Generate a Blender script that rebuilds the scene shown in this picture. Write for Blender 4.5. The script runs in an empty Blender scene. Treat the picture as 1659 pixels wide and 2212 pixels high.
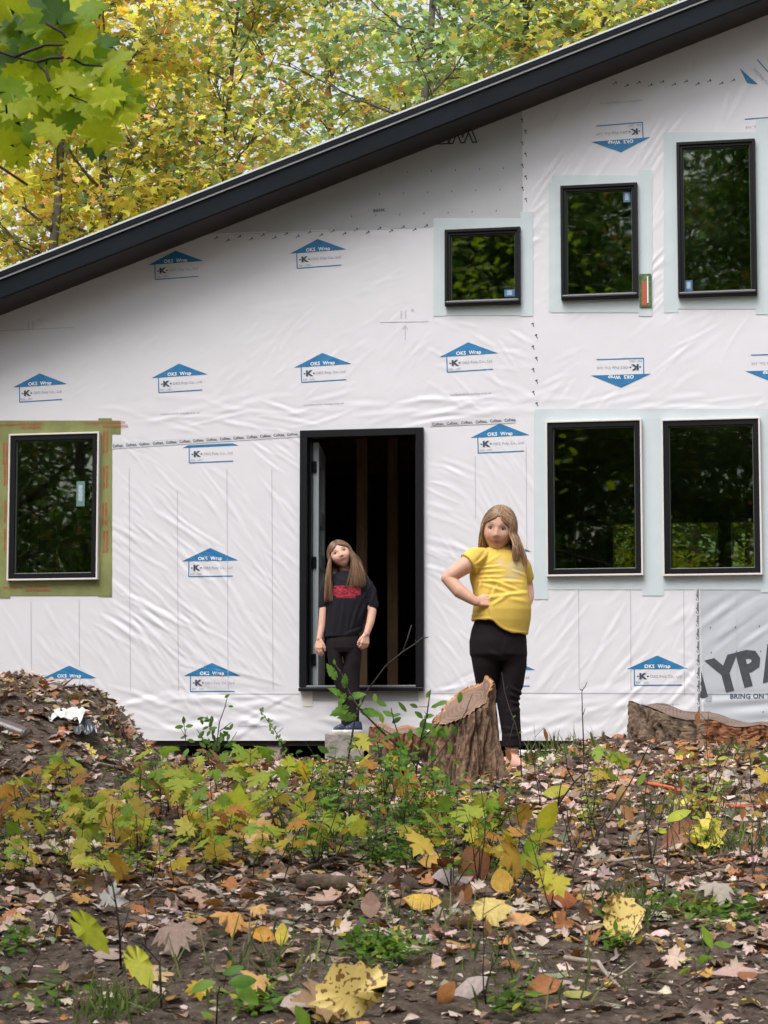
import bpy, bmesh, math, random
import numpy as np
from mathutils import Vector, Matrix, noise as mnoise
SC = bpy.context.scene
COL = SC.collection
# ------------------------------------------------------------------ camera
FPX = 5000.0                      # focal length in units of a 1659 x 2212 picture
PITCH = math.atan(494.0 / FPX)
cam_d = bpy.data.cameras.new('camera'); cam = bpy.data.objects.new('camera', cam_d); COL.objects.link(cam)
cam_d.sensor_fit = 'VERTICAL'; cam_d.sensor_height = 36.0; cam_d.lens = 36.0 * FPX / 2212.0
cam_d.clip_start = 0.1; cam_d.clip_end = 1000
cam.location = (0, 0, 0); cam.rotation_euler = (math.pi / 2 + PITCH, 0, 0)
cam_d.dof.use_dof = True; cam_d.dof.focus_distance = 15.5; cam_d.dof.aperture_fstop = 16
SC.camera = cam
# ------------------------------------------------------------------ sky, sun, exposure
SUN_EL, SUN_ROT = math.radians(58), math.radians(212)
w = bpy.data.worlds.new('World'); SC.world = w; w.use_nodes = True
nt = w.node_tree; bg = nt.nodes['Background']
sky = nt.nodes.new('ShaderNodeTexSky'); sky.sky_type = 'NISHITA'; sky.sun_disc = False
sky.sun_elevation = SUN_EL; sky.sun_rotation = SUN_ROT; sky.air_density = 1.0; sky.dust_density = 4.0; sky.ozone_density = 1.0
hs = nt.nodes.new('ShaderNodeHueSaturation'); hs.inputs['Saturation'].default_value = 0.30
nt.links.new(sky.outputs[0], hs.inputs['Color']); nt.links.new(hs.outputs[0], bg.inputs['Color'])
bg.inputs['Strength'].default_value = 0.15
sd = bpy.data.lights.new('sun', 'SUN'); sd.energy = 1.5; sd.angle = math.radians(35); sd.color = (1.0, 0.965, 0.925)
sun = bpy.data.objects.new('sun', sd); COL.objects.link(sun)
sdir = Vector((math.sin(SUN_ROT) * math.cos(SUN_EL), math.cos(SUN_ROT) * math.cos(SUN_EL), math.sin(SUN_EL)))
sun.rotation_euler = sdir.to_track_quat('Z', 'Y').to_euler(); sun.location = (0, 0, 30)
SC.view_settings.view_transform = 'Standard'; SC.view_settings.look = 'None'
SC.view_settings.exposure = 0.84; SC.view_settings.gamma = 1.0
SC.cycles.max_bounces = 8; SC.cycles.diffuse_bounces = 4; SC.cycles.glossy_bounces = 3
SC.cycles.transmission_bounces = 4; SC.cycles.transparent_max_bounces = 8
# ------------------------------------------------------------------ helpers
R = random.Random(7)
NR = np.random.RandomState(11)
def P(x, y, d):
    """world point on the line of sight of picture position (x, y) at distance d in front of the camera"""
    a = (x - 829.5) / FPX; b = (1106 - y) / FPX
    ry = math.cos(PITCH) - b * math.sin(PITCH); rz = math.sin(PITCH) + b * math.cos(PITCH)
    return Vector((a / ry * d, d, rz / ry * d))
def tag(o, label=None, cat=None, group=None, kind=None):
    if label: o['label'] = label
    if cat: o['category'] = cat
    if group: o['group'] = group
    if kind: o['kind'] = kind
    return o
def empty(name, loc=(0, 0, 0), rz=0, label=None, cat=None, group=None, kind=None):
    o = bpy.data.objects.new(name, None); COL.objects.link(o); o.location = loc; o.rotation_euler = (0, 0, rz)
    o.empty_display_size = 0.1
    return tag(o, label, cat, group, kind)
def link(name, me, mats=None, parent=None):
    if mats is not None:
        for m in (mats if isinstance(mats, (list, tuple)) else [mats]): me.materials.append(m)
    o = bpy.data.objects.new(name, me); COL.objects.link(o)
    if parent: o.parent = parent
    return o
def mesh_np(name, V, loops, totals, cols=None, smooth=True, fmat=None):
    V = np.asarray(V, np.float32).reshape(-1, 3); loops = np.asarray(loops, np.int32).ravel(); totals = np.asarray(totals, np.int32)
    me = bpy.data.meshes.new(name)
    me.vertices.add(len(V)); me.vertices.foreach_set('co', V.ravel())
    me.loops.add(len(loops)); me.loops.foreach_set('vertex_index', loops)
    me.polygons.add(len(totals)); st = np.zeros(len(totals), np.int32); st[1:] = np.cumsum(totals)[:-1]
    me.polygons.foreach_set('loop_start', st)
    try: me.polygons.foreach_set('loop_total', totals)
    except Exception: pass
    if fmat is not None: me.polygons.foreach_set('material_index', np.asarray(fmat, np.int32))
    me.update(calc_edges=True)
    me.polygons.foreach_set('use_smooth', np.full(len(totals), smooth, bool))
    if cols is not None:
        a = me.color_attributes.new('Col', 'FLOAT_COLOR', 'POINT')
        c = np.ones((len(V), 4), np.float32); c[:, :3] = cols; a.data.foreach_set('color', c.ravel())
    return me
class MB:
    """collects shapes into one mesh"""
    def __init__(s): s.v = []; s.f = []; s.m = []; s.c = []; s.col = (1, 1, 1)
    def add(s, vs, fs, m=0):
        b = len(s.v); s.v += [tuple(p) for p in vs]; s.f += [tuple(b + i for i in f) for f in fs]; s.m += [m] * len(fs); s.c += [s.col] * len(vs)
    def box(s, x0, x1, y0, y1, z0, z1, m=0, M=None):
        vs = [(x, y, z) for x in (x0, x1) for y in (y0, y1) for z in (z0, z1)]
        if M is not None: vs = [M @ Vector(p) for p in vs]
        s.add(vs, [(0, 1, 3, 2), (4, 6, 7, 5), (0, 4, 5, 1), (2, 3, 7, 6), (0, 2, 6, 4), (1, 5, 7, 3)], m)
    def ring(s, x0, x1, z0, z1, wd, y0, y1, m=0, wb=None):
        """rectangular frame in the xz plane, profile wd wide, from y0 (front) to y1 (back)"""
        wb = wd if wb is None else wb
        o = [(x0, z0), (x1, z0), (x1, z1), (x0, z1)]; i = [(x0 + wd, z0 + wb), (x1 - wd, z0 + wb), (x1 - wd, z1 - wd), (x0 + wd, z1 - wd)]
        vs = [(p[0], y0, p[1]) for p in o] + [(p[0], y0, p[1]) for p in i] + [(p[0], y1, p[1]) for p in o] + [(p[0], y1, p[1]) for p in i]
        fs = []
        for k in range(4):
            n = (k + 1) % 4
            fs += [(k, n, 4 + n, 4 + k), (8 + k, 12 + k, 12 + n, 8 + n), (k, 8 + k, 8 + n, n), (4 + k, 4 + n, 12 + n, 12 + k)]
        s.add(vs, fs, m)
    def tube(s, pts, rad, n=6, m=0, cap=True):
        pts = [Vector(p) for p in pts]
        if not isinstance(rad, (list, tuple)): rad = [rad] * len(pts)
        vs = []; fs = []; up = Vector((0, 0, 1)); prev = None
        for k, p in enumerate(pts):
            t = (pts[min(k + 1, len(pts) - 1)] - pts[max(k - 1, 0)])
            if t.length < 1e-9: t = Vector((0, 0, 1))
            t.normalize()
            if prev is None: a = t.cross(up if abs(t.z) < .9 else Vector((1, 0, 0)))
            else: a = prev - t * prev.dot(t)
            a.normalize(); prev = a; b = t.cross(a)
            for j in range(n):
                an = 2 * math.pi * j / n; vs.append(p + (a * math.cos(an) + b * math.sin(an)) * rad[k])
        for k in range(len(pts) - 1):
            for j in range(n):
                fs.append((k * n + j, k * n + (j + 1) % n, (k + 1) * n + (j + 1) % n, (k + 1) * n + j))
        if cap: fs += [tuple(range(n - 1, -1, -1)), tuple((len(pts) - 1) * n + j for j in range(n))]
        s.add(vs, fs, m)
    def build(s, name, mats=None, parent=None, smooth=False, cols=False, bevel=0):
        me = bpy.data.meshes.new(name); me.from_pydata(s.v, [], s.f); me.update()
        me.polygons.foreach_set('material_index', s.m); me.polygons.foreach_set('use_smooth', [smooth] * len(s.f))
        if cols:
            a = me.color_attributes.new('Col', 'FLOAT_COLOR', 'POINT'); a.data.foreach_set('color', np.array([(*c, 1) for c in s.c], np.float32).ravel())
        o = link(name, me, mats, parent)
        if bevel:
            b = o.modifiers.new('bevel', 'BEVEL'); b.width = bevel; b.segments = 2; b.limit_method = 'ANGLE'
        return o
def copy_tree(o, parent=None):
    c = o.copy(); COL.objects.link(c); c.parent = parent
    for ch in list(o.children): copy_tree(ch, c)
    return c
def node(nt, t, **kw):
    n = nt.nodes.new(t)
    for k, v in kw.items():
        if k in n.inputs.keys() if hasattr(n.inputs, 'keys') else False: n.inputs[k].default_value = v
        else: setattr(n, k, v)
    return n
def mat(name, base=(.5, .5, .5), rough=.6, var=0.0, vscale=8.0, bump=0.0, bscale=40.0, spec=.5, metal=0.0, attr=False, transl=0.0, col2=None, stretch=None, sheen=0, sss=0):
    m = bpy.data.materials.new(name); m.use_nodes = True; nt = m.node_tree; b = nt.nodes['Principled BSDF']; L = nt.links.new
    b.inputs['Roughness'].default_value = rough; b.inputs['Metallic'].default_value = metal
    b.inputs['Specular IOR Level'].default_value = spec
    tc = nt.nodes.new('ShaderNodeTexCoord'); src = tc.outputs['Object']
    if stretch:
        mp = nt.nodes.new('ShaderNodeMapping'); mp.inputs['Scale'].default_value = stretch; L(src, mp.inputs[0]); src = mp.outputs[0]
    c = None
    if attr:
        a = nt.nodes.new('ShaderNodeAttribute'); a.attribute_name = 'Col'; c = a.outputs['Color']
    if var or col2:
        n = nt.nodes.new('ShaderNodeTexNoise'); n.inputs['Scale'].default_value = vscale; n.inputs['Detail'].default_value = 6; n.inputs['Roughness'].default_value = .65
        L(src, n.inputs['Vector'])
        if col2:
            rp = nt.nodes.new('ShaderNodeValToRGB'); rp.color_ramp.elements[0].position = .38; rp.color_ramp.elements[1].position = .64
            rp.color_ramp.elements[0].color = (*base, 1); rp.color_ramp.elements[1].color = (*col2, 1); L(n.outputs[0], rp.inputs[0]); c = rp.outputs[0]
        else:
            mr = nt.nodes.new('ShaderNodeMapRange'); mr.inputs[1].default_value = .3; mr.inputs[2].default_value = .7
            mr.inputs[3].default_value = 1 - var; mr.inputs[4].default_value = 1 + var; L(n.outputs[0], mr.inputs[0])
            mx = nt.nodes.new('ShaderNodeVectorMath'); mx.operation = 'SCALE'
            if c is not None: L(c, mx.inputs[0])
            else: mx.inputs[0].default_value = base
            L(mr.outputs[0], mx.inputs['Scale']); c = mx.outputs[0]
    if c is not None: L(c, b.inputs['Base Color'])
    else: b.inputs['Base Color'].default_value = (*base, 1)
    if bump:
        n2 = nt.nodes.new('ShaderNodeTexNoise'); n2.inputs['Scale'].default_value = bscale; n2.inputs['Detail'].default_value = 5; L(src, n2.inputs['Vector'])
        bp = nt.nodes.new('ShaderNodeBump'); bp.inputs['Strength'].default_value = bump; bp.inputs['Distance'].default_value = .01
        L(n2.outputs[0], bp.inputs['Height']); L(bp.outputs[0], b.inputs['Normal'])
    if sss:
        b.inputs['Subsurface Weight'].default_value = sss; b.inputs['Subsurface Radius'].default_value = (.02, .008, .004); b.inputs['Subsurface Scale'].default_value = .5
    if sheen: b.inputs['Sheen Weight'].default_value = sheen
    if transl:
        tr = nt.nodes.new('ShaderNodeBsdfTranslucent'); mix = nt.nodes.new('ShaderNodeMixShader'); mix.inputs[0].default_value = transl
        if c is not None: L(c, tr.inputs[0])
        else: tr.inputs[0].default_value = (*base, 1)
        L(b.outputs[0], mix.inputs[1]); L(tr.outputs[0], mix.inputs[2]); L(mix.outputs[0], nt.nodes['Material Output'].inputs[0])
    return m
# ------------------------------------------------------------------ lettering (made first: each string once, flat)
_txt = {}
def text_mesh(s, bold=0.0, space=1.0):
    k = (s, bold)
    if k in _txt: return _txt[k]
    cu = bpy.data.curves.new('lettering', 'FONT'); cu.body = s; cu.size = 1.0; cu.align_x = 'CENTER'; cu.offset = bold; cu.space_character = space; cu.resolution_u = 2
    o = bpy.data.objects.new('lettering', cu); COL.objects.link(o)
    dg = bpy.context.evaluated_depsgraph_get(); dg.update()
    me = bpy.data.meshes.new_from_object(o.evaluated_get(dg))
    v = [(p.co.x, p.co.y) for p in me.vertices]; f = [tuple(p.vertices) for p in me.polygons]
    bpy.data.objects.remove(o); bpy.data.curves.remove(cu); bpy.data.meshes.remove(me)
    _txt[k] = (v, f); return _txt[k]
for s_, b_ in (('OKS  Wrap', .025), ('K', .05), ('OKS Poly Co., Ltd', .0), ('ESR - 2401', 0), ('Cofitex,', .02), ('TYPAR', .05), ('BRING ON THE ELEMENTS', .03), ('BANK', .02), ('WEA', .0), ('WEA', .06),
               ('PRO WINDOW', .02), ('PRO FLASHING', .02), ('11', 0), ('o', 0), ('manufactured for building wrap use', 0)): text_mesh(s_, b_, 1.05)
# ------------------------------------------------------------------ value noise on arrays
_lat = NR.rand(256, 256).astype(np.float32)
def vnoise(x, y):
    x = np.asarray(x, np.float64); y = np.asarray(y, np.float64)
    xi = np.floor(x).astype(int); yi = np.floor(y).astype(int); fx = x - xi; fy = y - yi; fx = fx * fx * (3 - 2 * fx); fy = fy * fy * (3 - 2 * fy)
    a = _lat[xi & 255, yi & 255]; b = _lat[(xi + 1) & 255, yi & 255]; c = _lat[xi & 255, (yi + 1) & 255]; d = _lat[(xi + 1) & 255, (yi + 1) & 255]
    return (a * (1 - fx) + b * fx) * (1 - fy) + (c * (1 - fx) + d * fx) * fy - .5
def fbm(x, y, o=4):
    s = 0; a = 1
    for k in range(o): s = s + a * vnoise(x * 2 ** k + 17.3 * k, y * 2 ** k + 5.1 * k); a *= .5
    return s
def sstep(t): t = np.clip(t, 0, 1); return t * t * (3 - 2 * t)
# ------------------------------------------------------------------ ground
def gh(x, y):
    x = np.asarray(x, np.float64); y = np.asarray(y, np.float64)
    b = np.interp(y, [-60, 0, 4, 6.2, 8, 9.5, 11.2, 12.5, 14, 16, 17.6, 60], [-1.5, -1.35, -1.02, -.76, -.50, -.31, -.178, -.130, -.150, -.170, -.185, -.3])
    b = b + .115 * sstep((x - .55) / .6) * np.exp(-((y - 12.6) / 1.3) ** 2)
    g = np.interp(x, [-7, -4, -2.6, -1.907, -1.757, -1.56, -1.458, -1.366, -1.304, -1.263, -1.2], [-.1, .2, .32, .30, .28, .235, .225, .15, .04, -.01, -.09])
    wy = sstep((y - 9.7) / 1.6) * (1 - sstep((y - 12.2) / 1.2)) * (x < -1.2)
    wx = np.where(x < -1.2, wy, 0)
    b = b + wx * (np.maximum(g, b) - b)
    near = np.exp(-(np.abs(x) / 9) ** 2) * ((y > 3) & (y < 22))
    n = .05 * fbm(x * 1.3, y * 1.3, 3) + .035 * fbm(x * 6, y * 6, 3) * near + .014 * fbm(x * 26 + 9, y * 26, 2) * near
    lump = wx * .10 * fbm(x * 5 + 40, y * 5, 4)
    return b + n * np.where(y > 17.4, .4, 1) + lump
def ghs(x, y): return float(gh(x, y))
def gp(px, py, d0=5.2, d1=19):
    """ground point seen at picture position"""
    d = d0
    while d < d1:
        p = P(px, py, d)
        if p.z <= ghs(p.x, p.y): return Vector((p.x, p.y, ghs(p.x, p.y)))
        d += .02
    p = P(px, py, d1); return Vector((p.x, p.y, ghs(p.x, p.y)))
def axis(dense0, dense1, step, far0, far1):
    a = list(np.arange(dense0, dense1, step)); s = step; lo = []; x = dense0
    while x > far0: s *= 1.16; x -= s; lo.append(x)
    s = step; hi = []; x = a[-1]
    while x < far1: s *= 1.16; x += s; hi.append(x)
    return np.array(lo[::-1] + a + hi)
# ------------------------------------------------------------------ ground mesh
gx = axis(-3.4, 3.4, .022, -160, 160); gy = axis(5.0, 18.2, .028, -140, 200)
GX, GY = np.meshgrid(gx, gy, indexing='ij'); GZ = gh(GX, GY)
nx_, ny_ = GX.shape
idx = np.arange(nx_ * ny_).reshape(nx_, ny_)
q = np.stack([idx[:-1, :-1], idx[1:, :-1], idx[1:, 1:], idx[:-1, 1:]], -1).reshape(-1, 4)
m_soil = mat('soil', (.085, .062, .048), .97, bump=1.0, bscale=95, spec=.12, vscale=16, col2=(.27, .21, .17))
for n_ in m_soil.node_tree.nodes:
    if n_.type == 'BUMP': n_.inputs['Distance'].default_value = .03
    if n_.type == 'TEX_NOISE': n_.inputs['Detail'].default_value = 9; n_.inputs['Roughness'].default_value = .75
def soil_flecks(m):
    nt = m.node_tree; L = nt.links.new; b = nt.nodes['Principled BSDF']; old = b.inputs['Base Color'].links[0].from_socket
    tc = nt.nodes.new('ShaderNodeTexCoord'); v = nt.nodes.new('ShaderNodeTexVoronoi'); v.inputs['Scale'].default_value = 150; L(tc.outputs['Object'], v.inputs['Vector'])
    r = nt.nodes.new('ShaderNodeValToRGB'); r.color_ramp.interpolation = 'CONSTANT'
    r.color_ramp.elements[0].color = (0, 0, 0, 1); r.color_ramp.elements[1].position = .86; r.color_ramp.elements[1].color = (1, 1, 1, 1)
    L(v.outputs['Color'], r.inputs[0])
    c = nt.nodes.new('ShaderNodeValToRGB'); c.color_ramp.elements[0].color = (.14, .08, .045, 1); c.color_ramp.elements[1].color = (.34, .27, .21, 1)
    sp = nt.nodes.new('ShaderNodeSeparateColor'); L(v.outputs['Color'], sp.inputs[0]); L(sp.outputs[1], c.inputs[0])
    mx = nt.nodes.new('ShaderNodeMix'); mx.data_type = 'RGBA'; L(r.outputs[0], mx.inputs[0]); L(old, mx.inputs[6]); L(c.outputs[0], mx.inputs[7]); L(mx.outputs[2], b.inputs['Base Color'])
soil_flecks(m_soil)
tag(link('ground', mesh_np('ground', np.stack([GX, GY, GZ], -1), q, np.full(len(q), 4)), m_soil), kind='structure')
# ------------------------------------------------------------------ leaf shapes
def mir(h): return [(-x, y) for x, y in h[::-1] if x > 1e-6]
h_ = [(0, .0), (.10, -.06), (.34, -.13), (.30, .06), (.62, .02), (.53, .19), (.86, .40), (.64, .44), (.60, .60), (.33, .50), (.36, .76), (.19, .72), (0, 1.0)]
MAPLE = np.array(h_ + mir(h_)); h_ = [(0, 0), (.42, -.1), (.34, .12), (.82, .40), (.36, .50), (0, 1)]
MAPLE_LO = np.array(h_ + mir(h_)); h_ = [(0, 0), (.15, .15), (.25, .36), (.27, .52), (.2, .75), (.09, .92), (0, 1)]
OVAL = np.array(h_ + mir(h_))
h_ = [(0, 0), (.2, .12), (.22, .06), (.36, .25), (.34, .2), (.43, .42), (.38, .42), (.4, .62), (.31, .6), (.25, .82), (.18, .8), (0, 1)]
BIRCH = np.array(h_ + mir(h_))
def unit(a): return a / np.maximum(np.linalg.norm(a, axis=-1, keepdims=True), 1e-9)
def leaf_arrays(out, pos, tip, nrm, size, col, curl=.15, fan=True, rs=NR, wid=1.0, wave=0.0, dark=0.8):
    """pos,tip,nrm (N,3); size (N,); col (N,3)"""
    N = len(pos); tip = unit(tip); nrm = unit(nrm - tip * (nrm * tip).sum(-1, keepdims=True)); rgt = np.cross(tip, nrm)
    o = out.copy(); o[:, 0] *= wid * .9
    if fan: o = np.vstack([[0, .42], o])
    K = len(o)
    cu = (curl * rs.uniform(-1, 1, N))[:, None] + curl * .6
    r2 = (o[:, 0] ** 2 + (o[:, 1] - .42) ** 2)[None]
    h = -cu * r2 + (rs.uniform(-1, 1, N) * curl)[:, None] * np.abs(o[None, :, 0])
    if wave: h = h + wave * rs.uniform(-1, 1, (N, K))
    V = pos[:, None] + size[:, None, None] * (o[None, :, 0, None] * rgt[:, None] + o[None, :, 1, None] * tip[:, None] + h[..., None] * nrm[:, None])
    C = np.repeat(col[:, None], K, 1)
    if fan:
        C = C.copy(); C[:, 0] *= 1.08
        k = np.arange(1, K); tri = np.stack([np.zeros(K - 1, int), k, np.roll(k, -1)], -1)
        F = (tri[None] + (np.arange(N) * K)[:, None, None]).reshape(-1, 3); tot = np.full(len(F), 3)
    else:
        F = (np.arange(K)[None] + (np.arange(N) * K)[:, None]); tot = np.full(N, K)
    return V.reshape(-1, 3), F.ravel(), tot, C.reshape(-1, 3)
def pick(pal, n, rs=NR, jit=.18):
    pal = np.array(pal); w_ = pal[:, 3] / pal[:, 3].sum(); i = rs.choice(len(pal), n, p=w_); c = pal[i, :3] * (1 + jit * rs.uniform(-1, 1, (n, 1))) * (1 + .08 * rs.uniform(-1, 1, (n, 3)))
    return np.clip(c, 0.003, 1)
m_leaf = mat('leaf', rough=.5, attr=True, transl=.5, spec=.45)
m_leaf_near = mat('near_leaf', rough=.45, attr=True, transl=.55, spec=.3, var=.15, vscale=30)
m_bark = mat('bark', (.10, .088, .075), .9, bump=.8, bscale=40, vscale=12, col2=(.20, .18, .155), stretch=(1, 1, .3))
m_twig = mat('twig', (.03, .02, .017), .8, var=.3, vscale=20)
# ------------------------------------------------------------------ trees
PAL = {
 'mixed': [(.24, .25, .03, 3), (.14, .18, .03, 3), (.42, .34, .03, 3), (.50, .20, .05, 1.0), (.08, .14, .05, 1.5), (.42, .40, .20, .6)],
 'yellow': [(.62, .40, .02, 5), (.44, .34, .03, 3), (.60, .25, .03, 1.4), (.24, .28, .03, 1)],
 'green': [(.09, .16, .03, 4), (.16, .23, .04, 3), (.27, .30, .04, 1.4), (.05, .10, .05, 2), (.45, .26, .05, .5)],
 'orange': [(.50, .24, .05, 3), (.42, .16, .05, 1.0), (.42, .36, .04, 3), (.20, .24, .04, 3)],
 'dark': [(.05, .11, .02, 5), (.09, .16, .025, 4), (.16, .21, .03, 1.5), (.40, .2, .04, .25)],
}
def build_tree(seed, H, base, rad, pal, ntw, per, name='maple_tree', lsz=.115, trunk_r=.14, bright=2.0):
    rs = np.random.RandomState(seed); r = random.Random(seed)
    root = empty(name); mb = MB()
    lean = Vector((r.uniform(-.04, .04), r.uniform(-.04, .04), 1))
    tp = [Vector((lean.x * z + .12 * math.sin(z * .7 + seed), lean.y * z + .1 * math.cos(z * .5 + seed), z)) for z in np.linspace(0, H * .96, 14)]
    mb.tube(tp, [trunk_r * (1 - .9 * k / 13) + .006 for k in range(14)], 8)
    ctr = []; dirs = []
    nl = max(10, int(ntw / 7))
    for k in range(nl):
        t = (k + .5) / nl; z = base + (H * .97 - base) * t; s = tp[min(13, int(z / H * 13.5))].copy(); s.z = z
        az = k * 2.4 + r.uniform(-.5, .5); L = rad * (1 - .65 * t) * r.uniform(.65, 1.1); el = r.uniform(.1, .6) + .5 * t
        d = Vector((math.cos(az) * math.cos(el), math.sin(az) * math.cos(el), math.sin(el)))
        lp = [s]; n = 6
        for j in range(n):
            d = (d + Vector((r.uniform(-.25, .25), r.uniform(-.25, .25), r.uniform(-.22, .12)))).normalized(); lp.append(lp[-1] + d * L / n)
        r0 = trunk_r * .22 * (1 - .6 * t) + .006
        mb.tube(lp, [r0 * (1 - .85 * j / n) for j in range(n + 1)], 5)
        for q_ in range(7):
            j = r.choice([2, 3, 4, 5, 6, 6]); a = lp[j]; dd = (d + Vector((r.uniform(-1, 1), r.uniform(-1, 1), r.uniform(-.5, .4)))).normalized(); l2 = L * r.uniform(.2, .42)
            b = a + dd * l2 * .5 + Vector((0, 0, r.uniform(0, .08))); c = a + dd * l2 + Vector((0, 0, r.uniform(-.2, .05)))
            mb.tube([a, b, c], [r0 * .3 + .003, r0 * .2 + .003, .003], 4, cap=False)
            for w_ in (b, c, (b + c) / 2): ctr.append(w_); dirs.append(dd)
    ctr = np.array(ctr); dirs = np.array(dirs); N = len(ctr) * per
    ci = np.repeat(np.arange(len(ctr)), per)
    off = rs.normal(0, 1, (N, 3)) * np.array([.34, .34, .13]) * (rad / 3.2)
    pos = ctr[ci] + off; pos[:, 2] -= .10 * (off[:, 0] ** 2 + off[:, 1] ** 2) ** .5
    nrm = rs.normal(0, .55, (N, 3)) + np.array([0, 0, 1.0]); tip = rs.normal(0, 1, (N, 3)) * [1, 1, .35] + [0, 0, -.45] + dirs[ci] * .5
    col = pick(pal, N, rs); cv = (1 + .3 * rs.uniform(-1, 1, len(ctr)))[ci]; col = np.clip(col * cv[:, None] * bright + (.075 if bright > 1.8 else 0), 0, .9)  # the constant pale lift paints a hazy look into the leaf colour
    size = lsz * rs.uniform(.65, 1.25, N)
    V, F, T, C = leaf_arrays(MAPLE_LO, pos, tip, nrm, size, col, curl=.25, fan=False, rs=rs)
    mb.build('trunk', m_bark, root, smooth=True)
    link('crown', mesh_np('crown', V, F, T, C, smooth=False), m_leaf, root)
    return root
def put_tree(proto, used, x, y, s, rz, label, group):
    o = proto if id(proto) not in used else copy_tree(proto)
    used.add(id(proto)); o.location = (x, y, ghs(x, y) - .1); o.scale = (s, s, s); o.rotation_euler = (0, 0, rz)
    tag(o, label, 'tree', group); return o
T_mix = build_tree(1, 13, 2.8, 3.3, PAL['mixed'], 300, 9)
T_mix2 = build_tree(5, 13, 3.2, 3.1, PAL['mixed'], 290, 8)
T_yel = build_tree(2, 12, 2.5, 3.0, PAL['yellow'], 260, 10)
T_grn = build_tree(3, 14, 2.6, 3.5, PAL['green'], 300, 8)
T_org = build_tree(4, 12.5, 3, 3.2, PAL['orange'], 260, 9)
T_drk = build_tree(6, 13, 1.6, 3.6, PAL['dark'], 330, 18, bright=1.5)
T_yel.name = 'maple_tree'; USED = set()
GB = 'forest trees behind the house'
BT = [ # proto, picture x at its distance, distance, scale, colour words
 (T_yel, 40, 27.5, .86, 'yellow-leaved maple behind the low left end of the roof'),
 (T_mix, 255, 28.5, .88, 'green and yellow maple behind the roof near the left'),
 (T_yel, 400, 34, 1.02, 'bright yellow maple rising behind the greener trees at upper left'),
 (T_mix2, 465, 29, .80, 'mixed gold and green maple left of the bright sky gap'),
 (T_mix, 760, 33, .92, 'mixed green maple just right of the bright sky gap'),
 (T_grn, 905, 29.5, .92, 'green maple behind the middle of the roof slope'),
 (T_mix, 1080, 31, 1.02, 'green-gold maple behind the upper roof slope'),
 (T_grn, 1230, 36, 1.1, 'light green maple near the top of the picture'),
 (T_mix2, 1330, 30, 1.05, 'yellow-green maple above the upper end of the roof'),
 (T_mix, 1560, 33, 1.15, 'gold maple hidden behind the high end of the roof'),
 (T_mix2, 120, 37, 1.05, 'tall mixed maple farther back at the left edge'),
 (T_org, -90, 33, .95, 'orange maple beyond the left edge of the roof'),
 (T_grn, 980, 42, 1.2, 'far green maple high above the roof middle'),
 (T_yel, 1180, 46, 1.25, 'far yellow maple high above the roof'),
 (T_mix, 1420, 45, 1.25, 'far green-gold maple at the top right'),
 (T_yel, 1500, 29, .55, 'low golden maple seen through the right ground-floor window'),
 (T_mix2, 1640, 31, .6, 'low mixed maple seen through the house at the far right'),
 (T_grn, 1360, 32, .6, 'low green maple seen through the left ground-floor pane of the pair'),
]
for k, (pr, px, d, s, lb) in enumerate(BT):
    put_tree(pr, USED, (px - 829.5) / FPX * d, d, s, k * 1.7, lb, GB)
for x_, y_, s_, lb_ in ((-9, 27, 1.0, 'green maple left of the house'), (-13, 33, 1.2, 'tall mixed maple far left of the house'), (-11, 21, .9, 'yellow maple beside the left end of the house'), (-17, 26, 1.2, 'large maple at the far left edge of the clearing'), (14, 24, 1.1, 'maple right of the house'), (17, 34, 1.3, 'tall maple beyond the right end of the house')):
    put_tree({'yellow': T_yel, 'green': T_grn}.get(lb_.split()[0], T_mix), USED, x_, y_, s_, x_ * 1.0, lb_, GB)
GR = 'trees behind the photographer that the windows mirror'
k = 0
for x, y, s in ((-2, -4, .95), (-6.5, -2.5, 1.0), (-10.5, -5, 1.05), (-5, -9, 1.1), (-9, -12, 1.15), (-14.5, -9, 1.15), (-14, -1, 1.0), (-18, -5, 1.1), (-12, -17, 1.25), (2.5, -8, 1.0), (-1, -13, 1.1), (-19, -13, 1.2), (6, -5, 1.0),
                (-6.5, 3.5, .85), (-9.5, 9, .9), (7.5, 3, .9), (9.5, 10, .95), (-12, 15, 1.0), (-8, -7, 1.1), (-12, -9, 1.2), (-3.5, -12, 1.2), (-16, -16, 1.4), (-8, -18, 1.45), (-22, -20, 1.5), (-3, -20, 1.5), (-13, -25, 1.7), (-20, -28, 1.8), (-6, -28, 1.8), (-26, -14, 1.4)):
    put_tree([T_drk, T_drk, T_drk, T_grn][k % 4], USED, x, y, s, k * 2.1, 'dark green maple mirrored in the window panes', GR); k += 1
# ------------------------------------------------------------------ the house (local: x along the wall, y into the house, z up)
TH = math.radians(11.3); HO = P(783, 1600, 18.4)
HM = Matrix.Translation(HO) @ Matrix.Rotation(-TH, 4, 'Z'); HI = HM.inverted()
def UV(px, py, y=0.0):
    """house coordinates (x, z) of a picture position on the plane at depth y of the wall"""
    a = HI @ Vector((0, 0, 0)); b = HI @ P(px, py, 10.0); t = (y - a.y) / (b.y - a.y); p = a.lerp(b, t) if t <= 1 else a + (b - a) * t
    return p.x, p.z
house = empty('house', label='unfinished house wrapped in white printed paper with black windows and black sloping roof edge', cat='house')
house.matrix_world = HM
def rect(x0, y0, x1, y1, yy=0.0):
    a = UV(x0, y0, yy); b = UV(x1, y1, yy); c = UV(x0, y1, yy); d = UV(x1, y0, yy)
    return (a[0] + c[0]) / 2, (b[0] + d[0]) / 2, (b[1] + c[1]) / 2, (a[1] + d[1]) / 2      # u0 u1 v0 v1
ja = UV(0, 683); jb = UV(1659, 33); RS = (jb[1] - ja[1]) / (jb[0] - ja[0]); RIDGE = 5.6
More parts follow.
